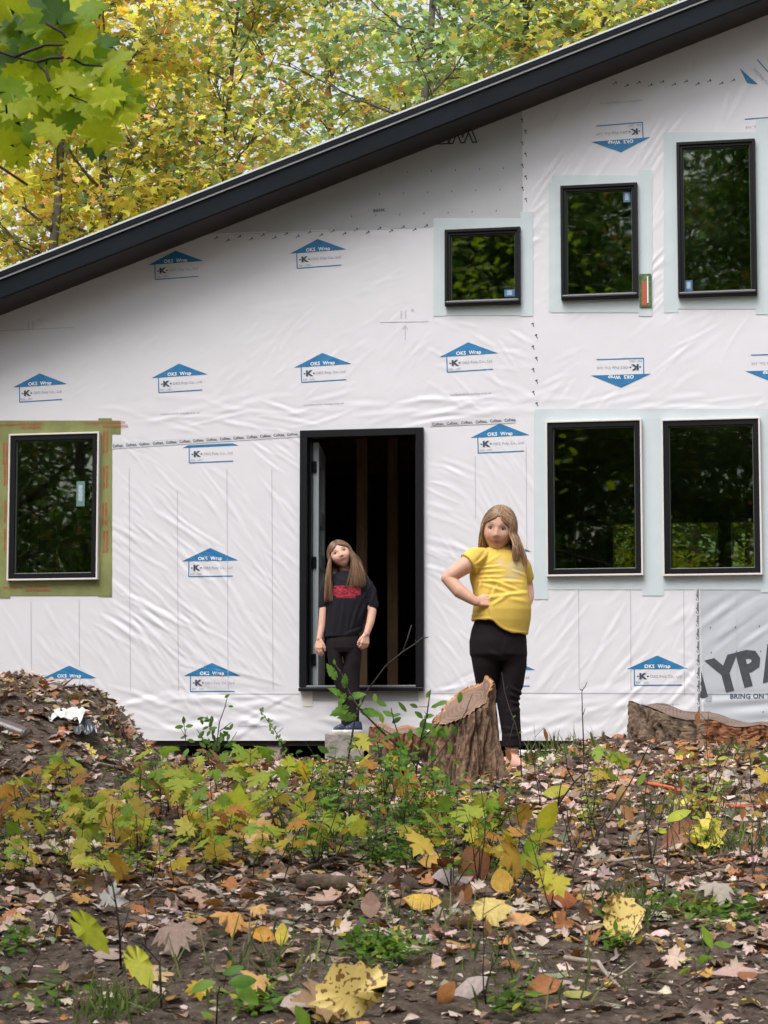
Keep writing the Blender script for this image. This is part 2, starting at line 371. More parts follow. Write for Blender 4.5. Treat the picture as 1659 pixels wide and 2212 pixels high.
def roofv(u):
    u = np.asarray(u, float); return ja[1] + RS * (np.minimum(u, RIDGE) - ja[0]) - RS * np.maximum(u - RIDGE, 0)
DOOR = rect(650, 928, 917, 1493)
WIN = {'a': rect(22, 937, 217, 1254), 'b': rect(1181, 909, 1389, 1245), 'c': rect(1431, 905, 1645, 1244),
       'd': rect(963, 496, 1126, 661), 'e': rect(1213, 401, 1379, 648), 'f': rect(1464, 307, 1634, 642)}
ins = .03
OPEN = [(r[0] + ins, r[1] - ins, r[2] + ins, r[3] - ins) for r in [DOOR] + list(WIN.values())]
U0, U1, VB, ST = -3.15, 3.35, -.0, .009
# wrinkles --------------------------------------------------------------
ug = np.arange(U0, U1 + ST, ST); vg = np.arange(VB, float(roofv(U1)) + .15, ST)
UU, VV = np.meshgrid(ug, vg, indexing='ij'); H = np.zeros_like(UU)
def stroke(u, v, ang, L, sg, amp, bend=0.0):
    """one fold of the paper: a ridge with a matching trough"""
    ext = L * .75 + .1
    i0, i1 = int((u - ext - U0) / ST), int((u + ext - U0) / ST) + 1; j0, j1 = int((v - ext - VB) / ST), int((v + ext - VB) / ST) + 1
    i0, j0 = max(i0, 0), max(j0, 0); i1, j1 = min(i1, len(ug)), min(j1, len(vg))
    if i1 <= i0 or j1 <= j0: return
    a = UU[i0:i1, j0:j1] - u; b = VV[i0:i1, j0:j1] - v; c, s = math.cos(ang), math.sin(ang)
    x = a * c + b * s; y = -a * s + b * c + bend * (x * x) / max(L, .05)
    tp = np.clip(1 - (2 * x / L) ** 2, 0, 1); sg_ = sg * (.6 + .4 * tp)
    H[i0:i1, j0:j1] += .52 * amp * tp ** .7 * (np.exp(-(y / sg_) ** 2) - .45 * np.exp(-((y - 1.9 * sg_) / sg_) ** 2))
def field(x0, y0, x1, y1, n, ang, dang, L, sg, amp, bend=.15):
    for _ in range(n):
        u, v = UV(R.uniform(x0, x1), R.uniform(y0, y1)); l = R.uniform(.5, 1.4) * L
        stroke(u, v, math.radians(ang + R.uniform(-dang, dang)), l, R.uniform(.75, 1.35) * sg, R.uniform(.4, 1.25) * amp, R.uniform(-bend, bend))
def fan(cx, cy, a0, a1, r0, r1, n, sg, amp):
    u, v = UV(cx, cy)
    for _ in range(n):
        an = math.radians(R.uniform(a0, a1)); l = R.uniform(.3, 1) * (r1 - r0); rr = r0 + R.uniform(0, .6) * (r1 - r0) + l / 2
        stroke(u + rr * math.cos(an), v + rr * math.sin(an), an + R.uniform(-.08, .08), l, R.uniform(.8, 1.3) * sg, R.uniform(.5, 1.2) * amp, R.uniform(-.1, .2))
field(255, 1030, 640, 1480, 120, -45, 9, .36, .016, .0034)
field(245, 1140, 450, 1400, 60, -36, 8, .5, .017, .0048)
field(380, 1090, 640, 1450, 50, -55, 6, .5, .017, .0038)
fan(246, 1275, -62, -20, .05, .9, 34, .016, .0042); fan(246, 935, -50, -12, .03, .4, 10, .014, .003)
field(0, 1300, 250, 1480, 34, -52, 10, .35, .018, .0035)
fan(648, 1495, 150, 215, .05, .9, 26, .018, .0036); fan(925, 1498, -35, 30, .03, .6, 16, .017, .004)
field(280, 1505, 1130, 1592, 60, 0, 22, .55, .028, .0055); field(1130, 1490, 1330, 1592, 26, 12, 14, .6, .028, .0045)
field(280, 1500, 640, 1590, 22, -20, 10, .6, .024, .005)
field(260, 858, 1130, 915, 46, 4, 10, .6, .020, .0036, .3); field(250, 870, 640, 930, 18, -14, 8, .45, .016, .0035)
field(560, 935, 645, 1010, 12, -38, 8, .3, .016, .0045)
field(930, 1010, 1010, 1250, 26, -24, 10, .34, .015, .0042); field(1030, 960, 1150, 1200, 34, -58, 8, .45, .016, .0036)
field(930, 1180, 1010, 1500, 22, -50, 12, .3, .016, .003)
field(1155, 200, 1460, 480, 46, 58, 8, .5, .017, .0035); field(1400, 540, 1440, 660, 14, 48, 8, .22, .014, .005)
field(1380, 230, 1470, 330, 8, 60, 8, .4, .015, .004); field(1130, 430, 1210, 660, 16, 20, 25, .22, .016, .0028)
field(1140, 650, 1640, 880, 30, 38, 20, .35, .018, .0022); field(1150, 860, 1640, 905, 16, 8, 12, .6, .018, .003)
field(930, 700, 1130, 880, 30, -30, 30, .28, .018, .003); field(500, 680, 930, 860, 70, 45, 14, .22, .016, .0016)
field(60, 700, 560, 860, 50, 40, 16, .22, .016, .0012); field(480, 520, 930, 680, 20, 12, 16, .4, .02, .0012)
field(1165, 1270, 1500, 1490, 40, 52, 10, .42, .017, .0032); field(1330, 1430, 1510, 1560, 18, 48, 12, .5, .018, .0045)
field(1520, 1280, 1659, 1400, 22, 33, 6, .6, .026, .0045); field(1520, 1515, 1659, 1570, 10, 4, 5, .8, .03, .006)
field(1480, 1400, 1512, 1560, 8, -20, 25, .2, .014, .004)
field(700, 420, 1120, 520, 12, 4, 12, .45, .025, .002); field(1480, 30, 1659, 260, 16, 66, 14, .5, .02, .003)
H += .0022 * fbm(UU * 2.2, VV * 2.2, 3) + .0009 * fbm(UU * 9 + 30, VV * 9, 2)
def Hs(u, v):
    i = np.clip((np.asarray(u) - U0) / ST, 0, len(ug) - 1.001); j = np.clip((np.asarray(v) - VB) / ST, 0, len(vg) - 1.001)
    i0 = i.astype(int); j0 = j.astype(int); a = i - i0; b = j - j0
    return (H[i0, j0] * (1 - a) + H[i0 + 1, j0] * a) * (1 - b) + (H[i0, j0 + 1] * (1 - a) + H[i0 + 1, j0 + 1] * a) * b
cu = (ug[:-1] + ug[1:]) / 2; cv = (vg[:-1] + vg[1:]) / 2; CU, CV = np.meshgrid(cu, cv, indexing='ij')
keep = CV < roofv(CU) + .08
for o in OPEN: keep &= ~((CU > o[0]) & (CU < o[1]) & (CV > o[2]) & (CV < o[3]))
def inpoly(pts):
    ins_ = np.zeros(CU.shape, bool); n = len(pts)
    for k in range(n):
        (xa, ya), (xb, yb) = pts[k], pts[(k + 1) % n]
        if abs(yb - ya) < 1e-9: continue
        c_ = ((ya > CV) != (yb > CV)) & (CU < (xb - xa) * (CV - ya) / (yb - ya) + xa); ins_ ^= c_
    return ins_
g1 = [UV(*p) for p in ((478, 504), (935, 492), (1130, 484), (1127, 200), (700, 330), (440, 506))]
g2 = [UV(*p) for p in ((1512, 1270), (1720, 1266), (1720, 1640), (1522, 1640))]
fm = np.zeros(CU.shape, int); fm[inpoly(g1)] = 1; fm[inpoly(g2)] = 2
id_ = np.arange(UU.size).reshape(UU.shape)
Q = np.stack([id_[:-1, :-1], id_[1:, :-1], id_[1:, 1:], id_[:-1, 1:]], -1)[keep]; fmk = fm[keep]
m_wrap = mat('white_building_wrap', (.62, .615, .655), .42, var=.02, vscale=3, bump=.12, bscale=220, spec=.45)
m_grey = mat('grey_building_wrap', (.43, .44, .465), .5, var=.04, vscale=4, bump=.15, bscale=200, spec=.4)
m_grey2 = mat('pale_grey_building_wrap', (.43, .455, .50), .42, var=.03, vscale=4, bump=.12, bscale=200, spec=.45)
used_, inv = np.unique(Q, return_inverse=True)
VW = np.stack([UU.ravel(), -.012 - H.ravel(), VV.ravel()], -1)[used_]
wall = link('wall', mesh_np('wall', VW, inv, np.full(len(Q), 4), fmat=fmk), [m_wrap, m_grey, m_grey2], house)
# the same wall where it runs on beyond the wrinkled stretch, the other walls, the sheathing behind
YB = 7.2; UL, UR = -5.2, 9.0
def prism(mb, pts, y0, y1, m=0):
    n = len(pts); mb.add([(p[0], y0, p[1]) for p in pts] + [(p[0], y1, p[1]) for p in pts],
                         [tuple(range(n)), tuple(range(2 * n - 1, n - 1, -1))] + [(k, k + n, (k + 1) % n + n, (k + 1) % n) for k in range(n)], m)
rv = lambda u: float(roofv(u)) + .05
mb = MB()
prism(mb, [(UL, 0), (U0, 0), (U0, rv(U0)), (UL, rv(UL))], -.012, .14); prism(mb, [(U1, 0), (UR, 0), (UR, rv(UR)), (RIDGE, rv(RIDGE)), (U1, rv(U1))], -.012, .14)
mb.box(UL, UL + .14, .14, YB, 0, rv(UL)); mb.box(UR - .14, UR, .14, YB, 0, rv(UR))
mb.build('side_wall', m_wrap, house)
m_osb = mat('sheathing_board', (.16, .10, .055), .8, var=.3, vscale=14, bump=.4, bscale=50)
m_stud = mat('framing_timber', (.22, .135, .075), .75, var=.25, vscale=5, stretch=(6, 6, .8))
mb = MB()
def panel(u0, u1, v0, v1): mb.box(u0, u1, .004, .14, v0, v1)
cols_ = sorted(set([U0, U1] + [x for o in OPEN for x in (o[0], o[1])]))
for a, b in zip(cols_[:-1], cols_[1:]):
    mid = (a + b) / 2; hs_ = sorted([(o[2], o[3]) for o in OPEN if o[0] < mid < o[1]]); z = 0.02
    for h0, h1 in hs_:
        if h0 > z: panel(a, b, z, h0)
        z = h1
    prism(mb, [(a, z), (b, z), (b, rv(b)), (a, rv(a))], .004, .14)
mb.build('wall_sheathing', m_osb, house)
# back wall with a big glazed opening looking out to the trees
BO = rect(1312, 1115, 1668, 1500, YB); FL = DOOR[2] - .02
mb = MB(); b0, b1, bt = BO[0], BO[1], BO[3]
mb.box(UL, b0, YB, YB + .14, 0, rv(UL)); prism(mb, [(UL, rv(UL)), (b0, rv(UL)), (b0, rv(b0))], YB, YB + .14)
prism(mb, [(b0, bt), (b1, bt), (b1, rv(b1)), (b0, rv(b0))], YB, YB + .14)
prism(mb, [(b1, 0), (UR, 0), (UR, rv(UR)), (RIDGE, rv(RIDGE)), (b1, rv(b1))], YB, YB + .14); mb.box(b0, b1, YB, YB + .14, 0, FL + .02)
mb.build('back_wall', m_osb, house)
mb = MB(); mb.box(UL + .14, UR - .14, .14, YB, FL - .25, FL); mb.build('floor_deck', m_osb, house)
mb = MB()
u = UL + .3
while u < UR - .3:
    if not (b0 - .02 < u < b1): mb.box(u, u + .04, YB - .14, YB, FL, rv(u) - .1)
    u += .41
for y in np.arange(.6, 6.9, .61): mb.box(UL + .15, UL + .29, y, y + .04, FL, rv(UL) - .1)
# partition just inside, seen through the doorway
pu = DOOR[0]
for k, (uu, yy) in enumerate(((.18, 1.3), (.36, 1.75), (.60, 2.3), (.80, 2.9), (1.0, 3.6))):
    mb.box(pu + uu, pu + uu + .09, yy, yy + .05, FL, FL + 2.5)
for yy in (.9, 1.5, 2.1, 2.7, 3.3, 4.5, 5.7): mb.box(UL + .2, UR - .2, yy, yy + .045, FL + 2.42, FL + 2.62)
mb.box(pu - .8, pu - .7, 1.2, 1.24, FL, FL + 2.4)
mb.build('stud_framing', m_stud, house)
m_tint = mat('glass_green', (.3, .5, .45), .2)
# ------------------------------------------------------------------ roof
m_roof = mat('black_metal', (.007, .0098, .0135), .55, var=.25, vscale=2.5, spec=.10, stretch=(.3, 1, 1))
m_soff = mat('dark_soffit', (.016, .014, .013), .6)
m_edge = mat('pale_metal_edge', (.55, .57, .6), .35, spec=.5)
OV = -.45; FH = .188
def slab(name, off0, off1, y0, y1, m, parent, ul=UL - .5, ur=UR + .4):
    mb = MB()
    A, B, C = (ul, float(roofv(ul))), (RIDGE, float(roofv(RIDGE))), (ur, float(roofv(ur)))
    prism(mb, [(A[0], A[1] + off0), (B[0], B[1] + off0), (B[0], B[1] + off1), (A[0], A[1] + off1)], y0, y1)
    prism(mb, [(B[0] + .0005, B[1] + off0), (C[0], C[1] + off0), (C[0], C[1] + off1), (B[0] + .0005, B[1] + off1)], y0, y1)
    return mb.build(name, m, parent)
roof = slab('roof', .03, FH + .025, OV + .03, YB + .6, m_roof, house)
slab('soffit', .0, .027, OV + .03, -.0, m_soff, roof)
slab('fascia', .002, FH - .03, OV, OV + .028, m_roof, roof)
slab('drip_edge', FH - .034, FH - .018, OV - .016, OV + .026, m_edge, roof)
slab('edge_trim', FH - .016, FH + .022, OV - .028, OV + .028, m_roof, roof)
slab('roof_flashing', FH + .0255, FH + .040, OV - .03, OV + .25, m_edge, roof)
slab('fascia_lip', .0005, .02, OV - .012, OV - .001, m_roof, roof)
# ------------------------------------------------------------------ windows
m_black = mat('black_frame', (.005, .005, .0075), .4, spec=.3)
m_blk2 = mat('dark_blue_frame', (.012, .016, .030), .4, spec=.5)
m_trim = mat('pinkish_white_trim', (.62, .58, .56), .5)
m_tape = mat('pale_blue_flashing_tape', (.50, .56, .59), .38, var=.03, vscale=6, spec=.45)
m_gtape = mat('olive_green_tape', (.20, .215, .085), .3, var=.22, vscale=5, spec=.5)
m_red = mat('red_print', (.42, .07, .035), .5, var=.2, vscale=60)
m_blue = mat('blue_print', (.012, .15, .34), .5, var=.2, vscale=14)
m_dprint = mat('dark_print', (.03, .05, .09), .6)
m_gprint = mat('grey_print', (.25, .27, .31), .6)
m_wprint = mat('white_print', (.72, .74, .76), .5)
m_line = mat('chalk_line', (.42, .43, .47), .8)
m_big = mat('charcoal_print', (.045, .05, .06), .6, var=.3, vscale=40)
gm = bpy.data.materials.new('window_glass'); gm.use_nodes = True; nt = gm.node_tree; L = nt.links.new
nt.nodes.remove(nt.nodes['Principled BSDF']); g_ = nt.nodes.new('ShaderNodeBsdfGlossy'); g_.inputs['Roughness'].default_value = .016; g_.inputs['Color'].default_value = (.95, 1, .9, 1)
t_ = nt.nodes.new('ShaderNodeBsdfTransparent'); t_.inputs['Color'].default_value = (.66, .74, .58, 1); fr = nt.nodes.new('ShaderNodeFresnel'); fr.inputs['IOR'].default_value = 1.95
mx = nt.nodes.new('ShaderNodeMixShader'); L(fr.outputs[0], mx.inputs[0]); L(t_.outputs[0], mx.inputs[1]); L(g_.outputs[0], mx.inputs[2]); L(mx.outputs[0], nt.nodes['Material Output'].inputs[0])
tn = nt.nodes.new('ShaderNodeTexNoise'); tn.inputs['Scale'].default_value = 1.6; tcg = nt.nodes.new('ShaderNodeTexCoord'); L(tcg.outputs['Object'], tn.inputs['Vector'])
bpn = nt.nodes.new('ShaderNodeBump'); bpn.inputs['Strength'].default_value = .25; bpn.inputs['Distance'].default_value = .004; L(tn.outputs[0], bpn.inputs['Height']); L(bpn.outputs[0], g_.inputs['Normal'])
m_glass = gm
def drape(name, quads, off, m, parent, res=.03):
    for k_, q_ in enumerate(quads): o_ = drape1(name, [q_], off + .0003 * k_, m, parent, res)
    return o_
def drape1(name, quads, off, m, parent, res=.03):
    """flat pieces laid on the paper: each quad = 4 (u,v) corners, subdivided and pressed to the folds"""
    V = []; F = []
    for qd in quads:
        q0, q1, q2, q3 = [np.array(p) for p in qd]
        n = max(1, int(max(np.linalg.norm(q1 - q0), np.linalg.norm(q2 - q3)) / res)); k = max(1, int(max(np.linalg.norm(q3 - q0), np.linalg.norm(q2 - q1)) / res)); b = len(V)
        for i in range(n + 1):
            for j in range(k + 1):
                s, t = i / n, j / k; p = q0 * (1 - s) * (1 - t) + q1 * s * (1 - t) + q2 * s * t + q3 * (1 - s) * t; V.append(p)
        for i in range(n):
            for j in range(k): F.append((b + i * (k + 1) + j, b + (i + 1) * (k + 1) + j, b + (i + 1) * (k + 1) + j + 1, b + i * (k + 1) + j + 1))
    V = np.array(V); Z = -.012 - Hs(V[:, 0], V[:, 1]) * (1 if off < .004 else .8) - off
    me = bpy.data.meshes.new(name); me.from_pydata([(a[0], z, a[1]) for a, z in zip(V, Z)], [], F); me.polygons.foreach_set('use_smooth', [True] * len(F)); me.update()
    return link(name, me, m, parent)
def qrect(px0, py0, px1, py1):
    return [UV(px0, py1), UV(px1, py1), UV(px1, py0), UV(px0, py0)]
class Print:
    """flat lettering and marks pressed onto the paper; several materials in one mesh"""
    def __init__(s): s.v = []; s.f = []; s.m = []; s.z = []
    def poly(s, pts, m, z=.0022):
        b = len(s.v); s.v += list(pts); s.z += [z] * len(pts); s.f.append(tuple(range(b, b + len(pts)))); s.m.append(m)
    def tri_fine(s, a, b_, c, m, z=.0022, n=10):
        a, b_, c = map(np.array, (a, b_, c)); base = len(s.v); ids = {}
        for i in range(n + 1):
            for j in range(n + 1 - i):
                p = a + (b_ - a) * i / n + (c - a) * j / n; ids[i, j] = len(s.v); s.v.append(tuple(p)); s.z.append(z)
        for i in range(n):
            for j in range(n - i):
                s.f.append((ids[i, j], ids[i + 1, j], ids[i, j + 1])); s.m.append(m)
                if i + j < n - 1: s.f.append((ids[i + 1, j], ids[i + 1, j + 1], ids[i, j + 1])); s.m.append(m)
    def line(s, a, b_, wd, m, z=.0022, n=None):
        a = np.array(a, float); b_ = np.array(b_, float); d = b_ - a; L_ = np.linalg.norm(d); n = n or max(1, int(L_ / .03)); d /= L_; nn = np.array([-d[1], d[0]]) * wd / 2
        for k in range(n):
            p = a + d * L_ * k / n; q_ = a + d * L_ * (k + 1) / n; s.poly([tuple(p - nn), tuple(q_ - nn), tuple(q_ + nn), tuple(p + nn)], m, z)
    def text(s, t, u, v, size, rot, m, bold=0.0, sx=1.0, z=.003):
        tv, tf = _txt[(t, bold)]; c, sn = math.cos(rot), math.sin(rot); b = len(s.v)
        for x, y in tv:
            x, y = x * size * sx, (y - .35) * size; s.v.append((u + x * c - y * sn, v + x * sn + y * c)); s.z.append(z)
        for f in tf: s.f.append(tuple(b + i for i in f)); s.m.append(m)
    def build(s, name, mats, parent):
        V = np.array(s.v); Z = -.012 - Hs(V[:, 0], V[:, 1]) - np.array(s.z)
        me = bpy.data.meshes.new(name); me.from_pydata([(a[0], z, a[1]) for a, z in zip(V, Z)], [], s.f); me.polygons.foreach_set('material_index', s.m); me.update()
        return link(name, me, mats, parent)
def window(r, style, bar=True):
    wd = empty('window'); wd.parent = house; u0, u1, v0, v1 = r; mb = MB()
    if style == 'trim':
        mb.ring(u0, u1, v0, v1, .014, -.062, .02); mb.build('outer_trim', m_trim, wd, bevel=.002)
        mb = MB(); mb.ring(u0 + .0145, u1 - .0145, v0 + .0145, v1 - .0145, .042, -.052, .06); mb.ring(u0 + .057, u1 - .057, v0 + .057, v1 - .057, .005, -.030, .06, 1)
    else:
        mb.ring(u0, u1, v0, v1, .024, -.060, .03); mb.ring(u0 + .0245, u1 - .0245, v0 + .0245, v1 - .0245, .021, -.045, .06); mb.ring(u0 + .046, u1 - .046, v0 + .046, v1 - .046, .004, -.025, .06, 1)
    mb.build('frame', [m_black, mat('glazing_bead', (.10, .13, .10), .4)], wd, bevel=.004)
    mb = MB(); a = .058 if style == 'trim' else .045; mb.box(u0 + a, u1 - a, -.008, .0, v0 + a, v1 - a); mb.build('pane', m_glass, wd)
    if style != 'trim':
        mb = MB(); mb.box(u0 + .012, u1 - .012, -.085, -.0705, v0 + .022, v0 + .034); mb.build('sill_bead', mat('grey_bead', (.16, .16, .18), .35), wd, bevel=.003)
    return wd
W = {k: window(WIN[k], 'trim' if k in 'abc' else 'black') for k in WIN}
for o, l in (('a', 'ground-floor window framed in olive green tape'), ('d', 'small square upper window'), ('e', 'middle upper window'), ('f', 'tall upper window')): W[o]['label'] = l
# stickers on the panes
def sticker(wk, px0, py0, px1, py1, c, nm='sticker'):
    r = rect(px0, py0, px1, py1); mb = MB(); mb.box(r[0], r[1], -.0115, -.0085, r[2], r[3], 0)
    mb.box(r[0] + .02 * 0 + (r[1] - r[0]) * .25, r[1] - (r[1] - r[0]) * .25, -.0135, -.012, r[2] + (r[3] - r[2]) * .2, r[3] - (r[3] - r[2]) * .15, 1)
    mb.build(nm, [mat('sticker_paper', c, .5), mat('sticker_print', (.30, .36, .42), .5, var=.5, vscale=90)], W[wk])
sticker('e', 1347, 415, 1362, 437, (.06, .14, .30)); sticker('d', 1090, 626, 1112, 641, (.05, .14, .32)); sticker('f', 1479, 606, 1496, 629, (.05, .12, .28))
sticker('a', 166, 1040, 184, 1094, (.10, .20, .17))
m_plastic = mat('clear_plastic', (.45, .52, .52), .3)
# ------------------------------------------------------------------ tape round the windows
S = drape('flashing_tape', [qrect(938, 472, 1140, 497), qrect(937, 472.5, 963, 684), qrect(938, 660, 1142, 682)], .0030, m_tape, W['d'])
drape('flashing_tape', [qrect(1125, 458, 1152, 684)], .0042, m_tape, W['d'])
drape('flashing_tape', [qrect(1193, 380, 1385, 402), qrect(1186, 396, 1214, 674), qrect(1190, 648, 1380, 676)], .0030, m_tape, W['e'])
drape('flashing_tape', [qrect(1380, 368, 1409, 684)], .0042, m_tape, W['e'])
drape('flashing_tape', [qrect(1436, 287, 1664, 309), qrect(1434, 290, 1465, 676), qrect(1436, 641, 1660, 668)], .0030, m_tape, W['f'])
drape('flashing_tape', [qrect(1633, 258, 1661, 680)], .0042, m_tape, W['f'])
drape('flashing_tape', [qrect(1156, 884, 1700, 910), qrect(1182, 1244, 1700, 1274)], .0030, m_tape, W['b'])
drape('flashing_tape', [qrect(1154, 890, 1184, 1295)], .0042, m_tape, W['b'])
drape('flashing_tape', [qrect(1388, 906, 1434, 1287)], .0042, m_tape, W['c']); drape('flashing_tape', [qrect(1643, 890, 1690, 1280)], .0042, m_tape, W['c'])
drape('green_tape', [qrect(-6, 909, 262, 938), qrect(2, 1251, 222, 1287)], .0040, m_gtape, W['a'])
drape('green_tape', [qrect(214, 904, 243, 1289)], .0055, m_gtape, W['a']); drape('green_tape', [qrect(0, 930, 23, 1292)], .0055, m_gtape, W['a'])
pr = Print()
for px, py, rot, t in ((17, 918, 0, 'PRO WINDOW'), (68, 916, 0, 'PRO FLASHING'), (68, 924, 0, 'PRO WINDOW'), (206, 914, 0, 'PRO WINDOW'), (251, 913, 0, 'PRO WINDOW'), (251, 921, 0, 'PRO FLASHING'), (29, 1269, 0, 'PRO WINDOW'), (83, 1267, 0, 'PRO WINDOW'), (83, 1275, 0, 'PRO FLASHING')):
    u, v = UV(px, py); pr = Print(); pr.text(t, u, v, .026, rot, 0, .02, 1.15 if 'FL' in t else .9, .0075); pr.build('printed_word', [m_red], W['a'])
for px, py in ((226, 940), (226, 1015), (224, 1095), (226, 1155), (10, 965), (13, 1090), (12, 1150), (12, 1010)):
    u, v = UV(px, py + 15); pr = Print(); pr.text('PRO FLASHING', u, v, .026, math.pi / 2, 0, .02, 1.0, .0075); pr.text('PRO WINDOW', u + .027, v, .026, math.pi / 2, 0, .02, 1.0, .0075); pr.build('printed_word', [m_red], W['a'])
rr = rect(1382, 593, 1408, 664); mb = MB(); mb.box(rr[0], rr[1], -.03, -.022, rr[2], rr[3], 0); mb.box(rr[0] + .02, rr[0] + .055, -.033, -.0305, rr[2] + .01, rr[3] - .06, 1); mb.box(rr[0] + .06, rr[0] + .07, -.0325, -.0302, rr[2] + .03, rr[3] - .02, 2)
mb.build('green_tape_scrap', [mat('green_foil', (.10, .16, .07), .2, var=.6, vscale=30), m_red, m_wprint], W['e'])
# ------------------------------------------------------------------ the printed arrow marks
MATS = [m_blue, m_dprint, m_gprint, m_wprint, m_line, m_big, m_red, m_grey]
def logo(px, py, rot=0.0, full=True, name='printed_mark', cut=False):
    pr = Print(); U_, V_ = UV(px, py); c, s = math.cos(rot), math.sin(rot)
    T = lambda x, y: (U_ + x * c - y * s, V_ + x * s + y * c)
    if not cut: pr.tri_fine(T(-.236, -.104), T(.236, -.104), T(0, 0), 0); u, v = T(0, -.083); pr.text('OKS  Wrap', u, v, .040, rot, 3, .025)
    else:
        pr.poly([T(-.236, -.104), T(.236, -.104), T(.185, -.084), T(-.185, -.084)], 0)
    pr.line(T(-.178, -.104), T(-.178, -.231), .008, 0); pr.line(T(-.178, -.229), T(.19, -.229), .008, 0)
    u, v = T(-.115, -.158); pr.text('K', u, v, .062, rot, 1, .05, 1.3)
    pr.line(T(-.158, -.160), T(-.144, -.160), .010, 1); pr.line(T(-.082, -.160), T(-.068, -.160), .010, 1)
    u, v = T(.065, -.160); pr.text('OKS Poly Co., Ltd', u, v, .031, rot, 2, 0)
    u, v = T(-.115, -.208); pr.text('ESR - 2401', u, v, .022, rot, 2, 0)
    pr.build(name, MATS, wall)
tl = .034
for px, py, ro in ((380, 542, tl), (687, 517, tl), (87, 807, tl), (388, 786, tl), (697, 763, tl), (1012, 740, tl), (1080, 915, .02), (455, 1184, .0), (1083, 1164, .0), (151, 1438, .0), (459, 1432, .0), (1092, 1419, .0), (1420, 1416, 0)): logo(px, py, ro)
logo(455, 938, .02, cut=True)
for px, py, ro in ((1342, 330, math.pi + .03), (1342, 838, math.pi), (1677, 829, math.pi), (1665, 316, math.pi + .03)): logo(px, py, ro)
pr = Print(); pr.tri_fine(UV(1598, 148), UV(1614, 181), UV(1638, 184), 0); pr.line(UV(1636, 130), UV(1668, 166), .008, 0); u, v = UV(1650, 172); pr.text('OKS Poly Co., Ltd', u, v, .030, -.85, 2, 0); pr.build('printed_mark', MATS, wall)
pr = Print()
def toU(*p): return UV(*p)
# hammer-shaped tick marks along the lapped seams
def tick(px, py, rot):
    u, v = toU(px, py); c, s = math.cos(rot), math.sin(rot); T = lambda x, y: (u + x * c - y * s, v + x * s + y * c)
    pr.line(T(-.016, -.0), T(.014, 0), .006, 1); pr.line(T(.014, -.010), T(.014, .010), .008, 1)
for k in range(19): tick(467 + k * 25.2, 517 - k * 1.45 + (5 if k % 2 else -2), .55)
for k in range(26):
    py = 262 + k * 24.5
    if not (455 < py < 690): tick((1132 if py < 455 else 1152) + (4 if k % 2 else -3) + (py - 262) * .008, py, 1.95)
for k in range(11): tick(1328 + k * 25.5, 184 + (3 if k % 2 else -3) - k * .6, .45)
# paper edge lines, chalk lines on the studs, pencilled heights
for a in ((68, 1300, 1468), (172, 1295, 1440), (280, 1012, 1492), (384, 1060, 1492), (491, 1012, 1490), (588, 1015, 1490), (1027, 985, 1120), (1137, 965, 1190), (1250, 1250, 1486), (1362, 1250, 1490), (1477, 1250, 1498), (1591, 1250, 1500)):
    x0, y0, y1 = a; pr.line(toU(x0, y0), toU(x0 + (y1 - y0) * .006, y1), .0055, 4)
for a in ((430, 1499, 648, 1499), (925, 1498, 1135, 1497), (1130, 1497, 1700, 1499), (822, 697, 927, 695), (0, 715, 160, 708), (500, 507, 935, 492)): pr.line(toU(*a[:2]), toU(*a[2:]), .005, 4)
pr.line(toU(876, 703), toU(876, 735), .005, 4); pr.line(toU(876, 703), toU(871, 712), .005, 4); pr.line(toU(876, 703), toU(881, 712), .005, 4)
for px, py in ((872, 680), (68, 702)): u, v = toU(px, py); pr.text('11', u, v, .10, .02, 4, 0, .7); pr.text('o', u + .075, v + .04, .05, 0, 4, 0)
for px, py in ((820, 455),): u, v = toU(px, py); pr.text('BANK', u, v, .036, .03, 1, .02)
for px, py, ro in ((700, 873, .02), (1017, 851, .02), (390, 893, .02), (1342, 222, math.pi + .02), (1420, 1521, 0), (560, 1568, 0)): u, v = toU(px, py); pr.text('manufactured for building wrap use', u, v, .022, ro, 2, 0)
for j in range(3):
    for k in range(7 - j):
        u, v = toU(1495 / 1 - 1495 + 760 + k * 52 + j * 60, 470 - j * 48 - k * 2); pr.line((u, v), (u + .004, v + .014), .006, 1)
for px, py in ((1534, 1358), (1588, 1357), (1640, 1355), (1536, 1412), (1590, 1410), (1643, 1409), (1545, 1568), (1600, 1566), (1648, 1540)): u, v = toU(px, py); pr.line((u, v), (u + .004, v + .014), .006, 1)
pr.build('printed_marks', MATS, wall)
# the bold lettering on the grey paper at the right
pr = Print()
a = toU(1512, 1470); b = toU(1662, 1432); rot = math.atan2(b[1] - a[1], b[0] - a[0]); u, v = toU(1622, 1441)
pr.text('TYPAR', u, v, .355, rot, 5, .05, .92)
keepf = [i for i, f in enumerate(pr.f) if min(pr.v[j][0] for j in f) > toU(1508, 1450)[0] - .01]
pr.f = [pr.f[i] for i in keepf]; pr.m = [pr.m[i] for i in keepf]; pr.build('bold_lettering', MATS, wall); pr = Print()
u, v = toU(1668, 1503.5); pr.text('BRING ON THE ELEMENTS', u, v, .052, .0, 1, .03, 1.0)
pr.line(toU(1518, 1499.5), toU(1700, 1499), .006, 2)
pr.build('printed_slogan', MATS, wall); pr = Print(); q_ = qrect(1524, 1502, 1538, 1516); pr.poly(q_, 2)
pr.build('printed_square', MATS, wall)
pr = Print(); u, v = toU(968, 292); pr.text('WEA', u, v, .20, math.pi, 1, .06, 1.0, .0025); pr.text('WEA', u, v, .20, math.pi, 7, .0, 1.0, .0040); pr.build('outlined_lettering', MATS, wall)
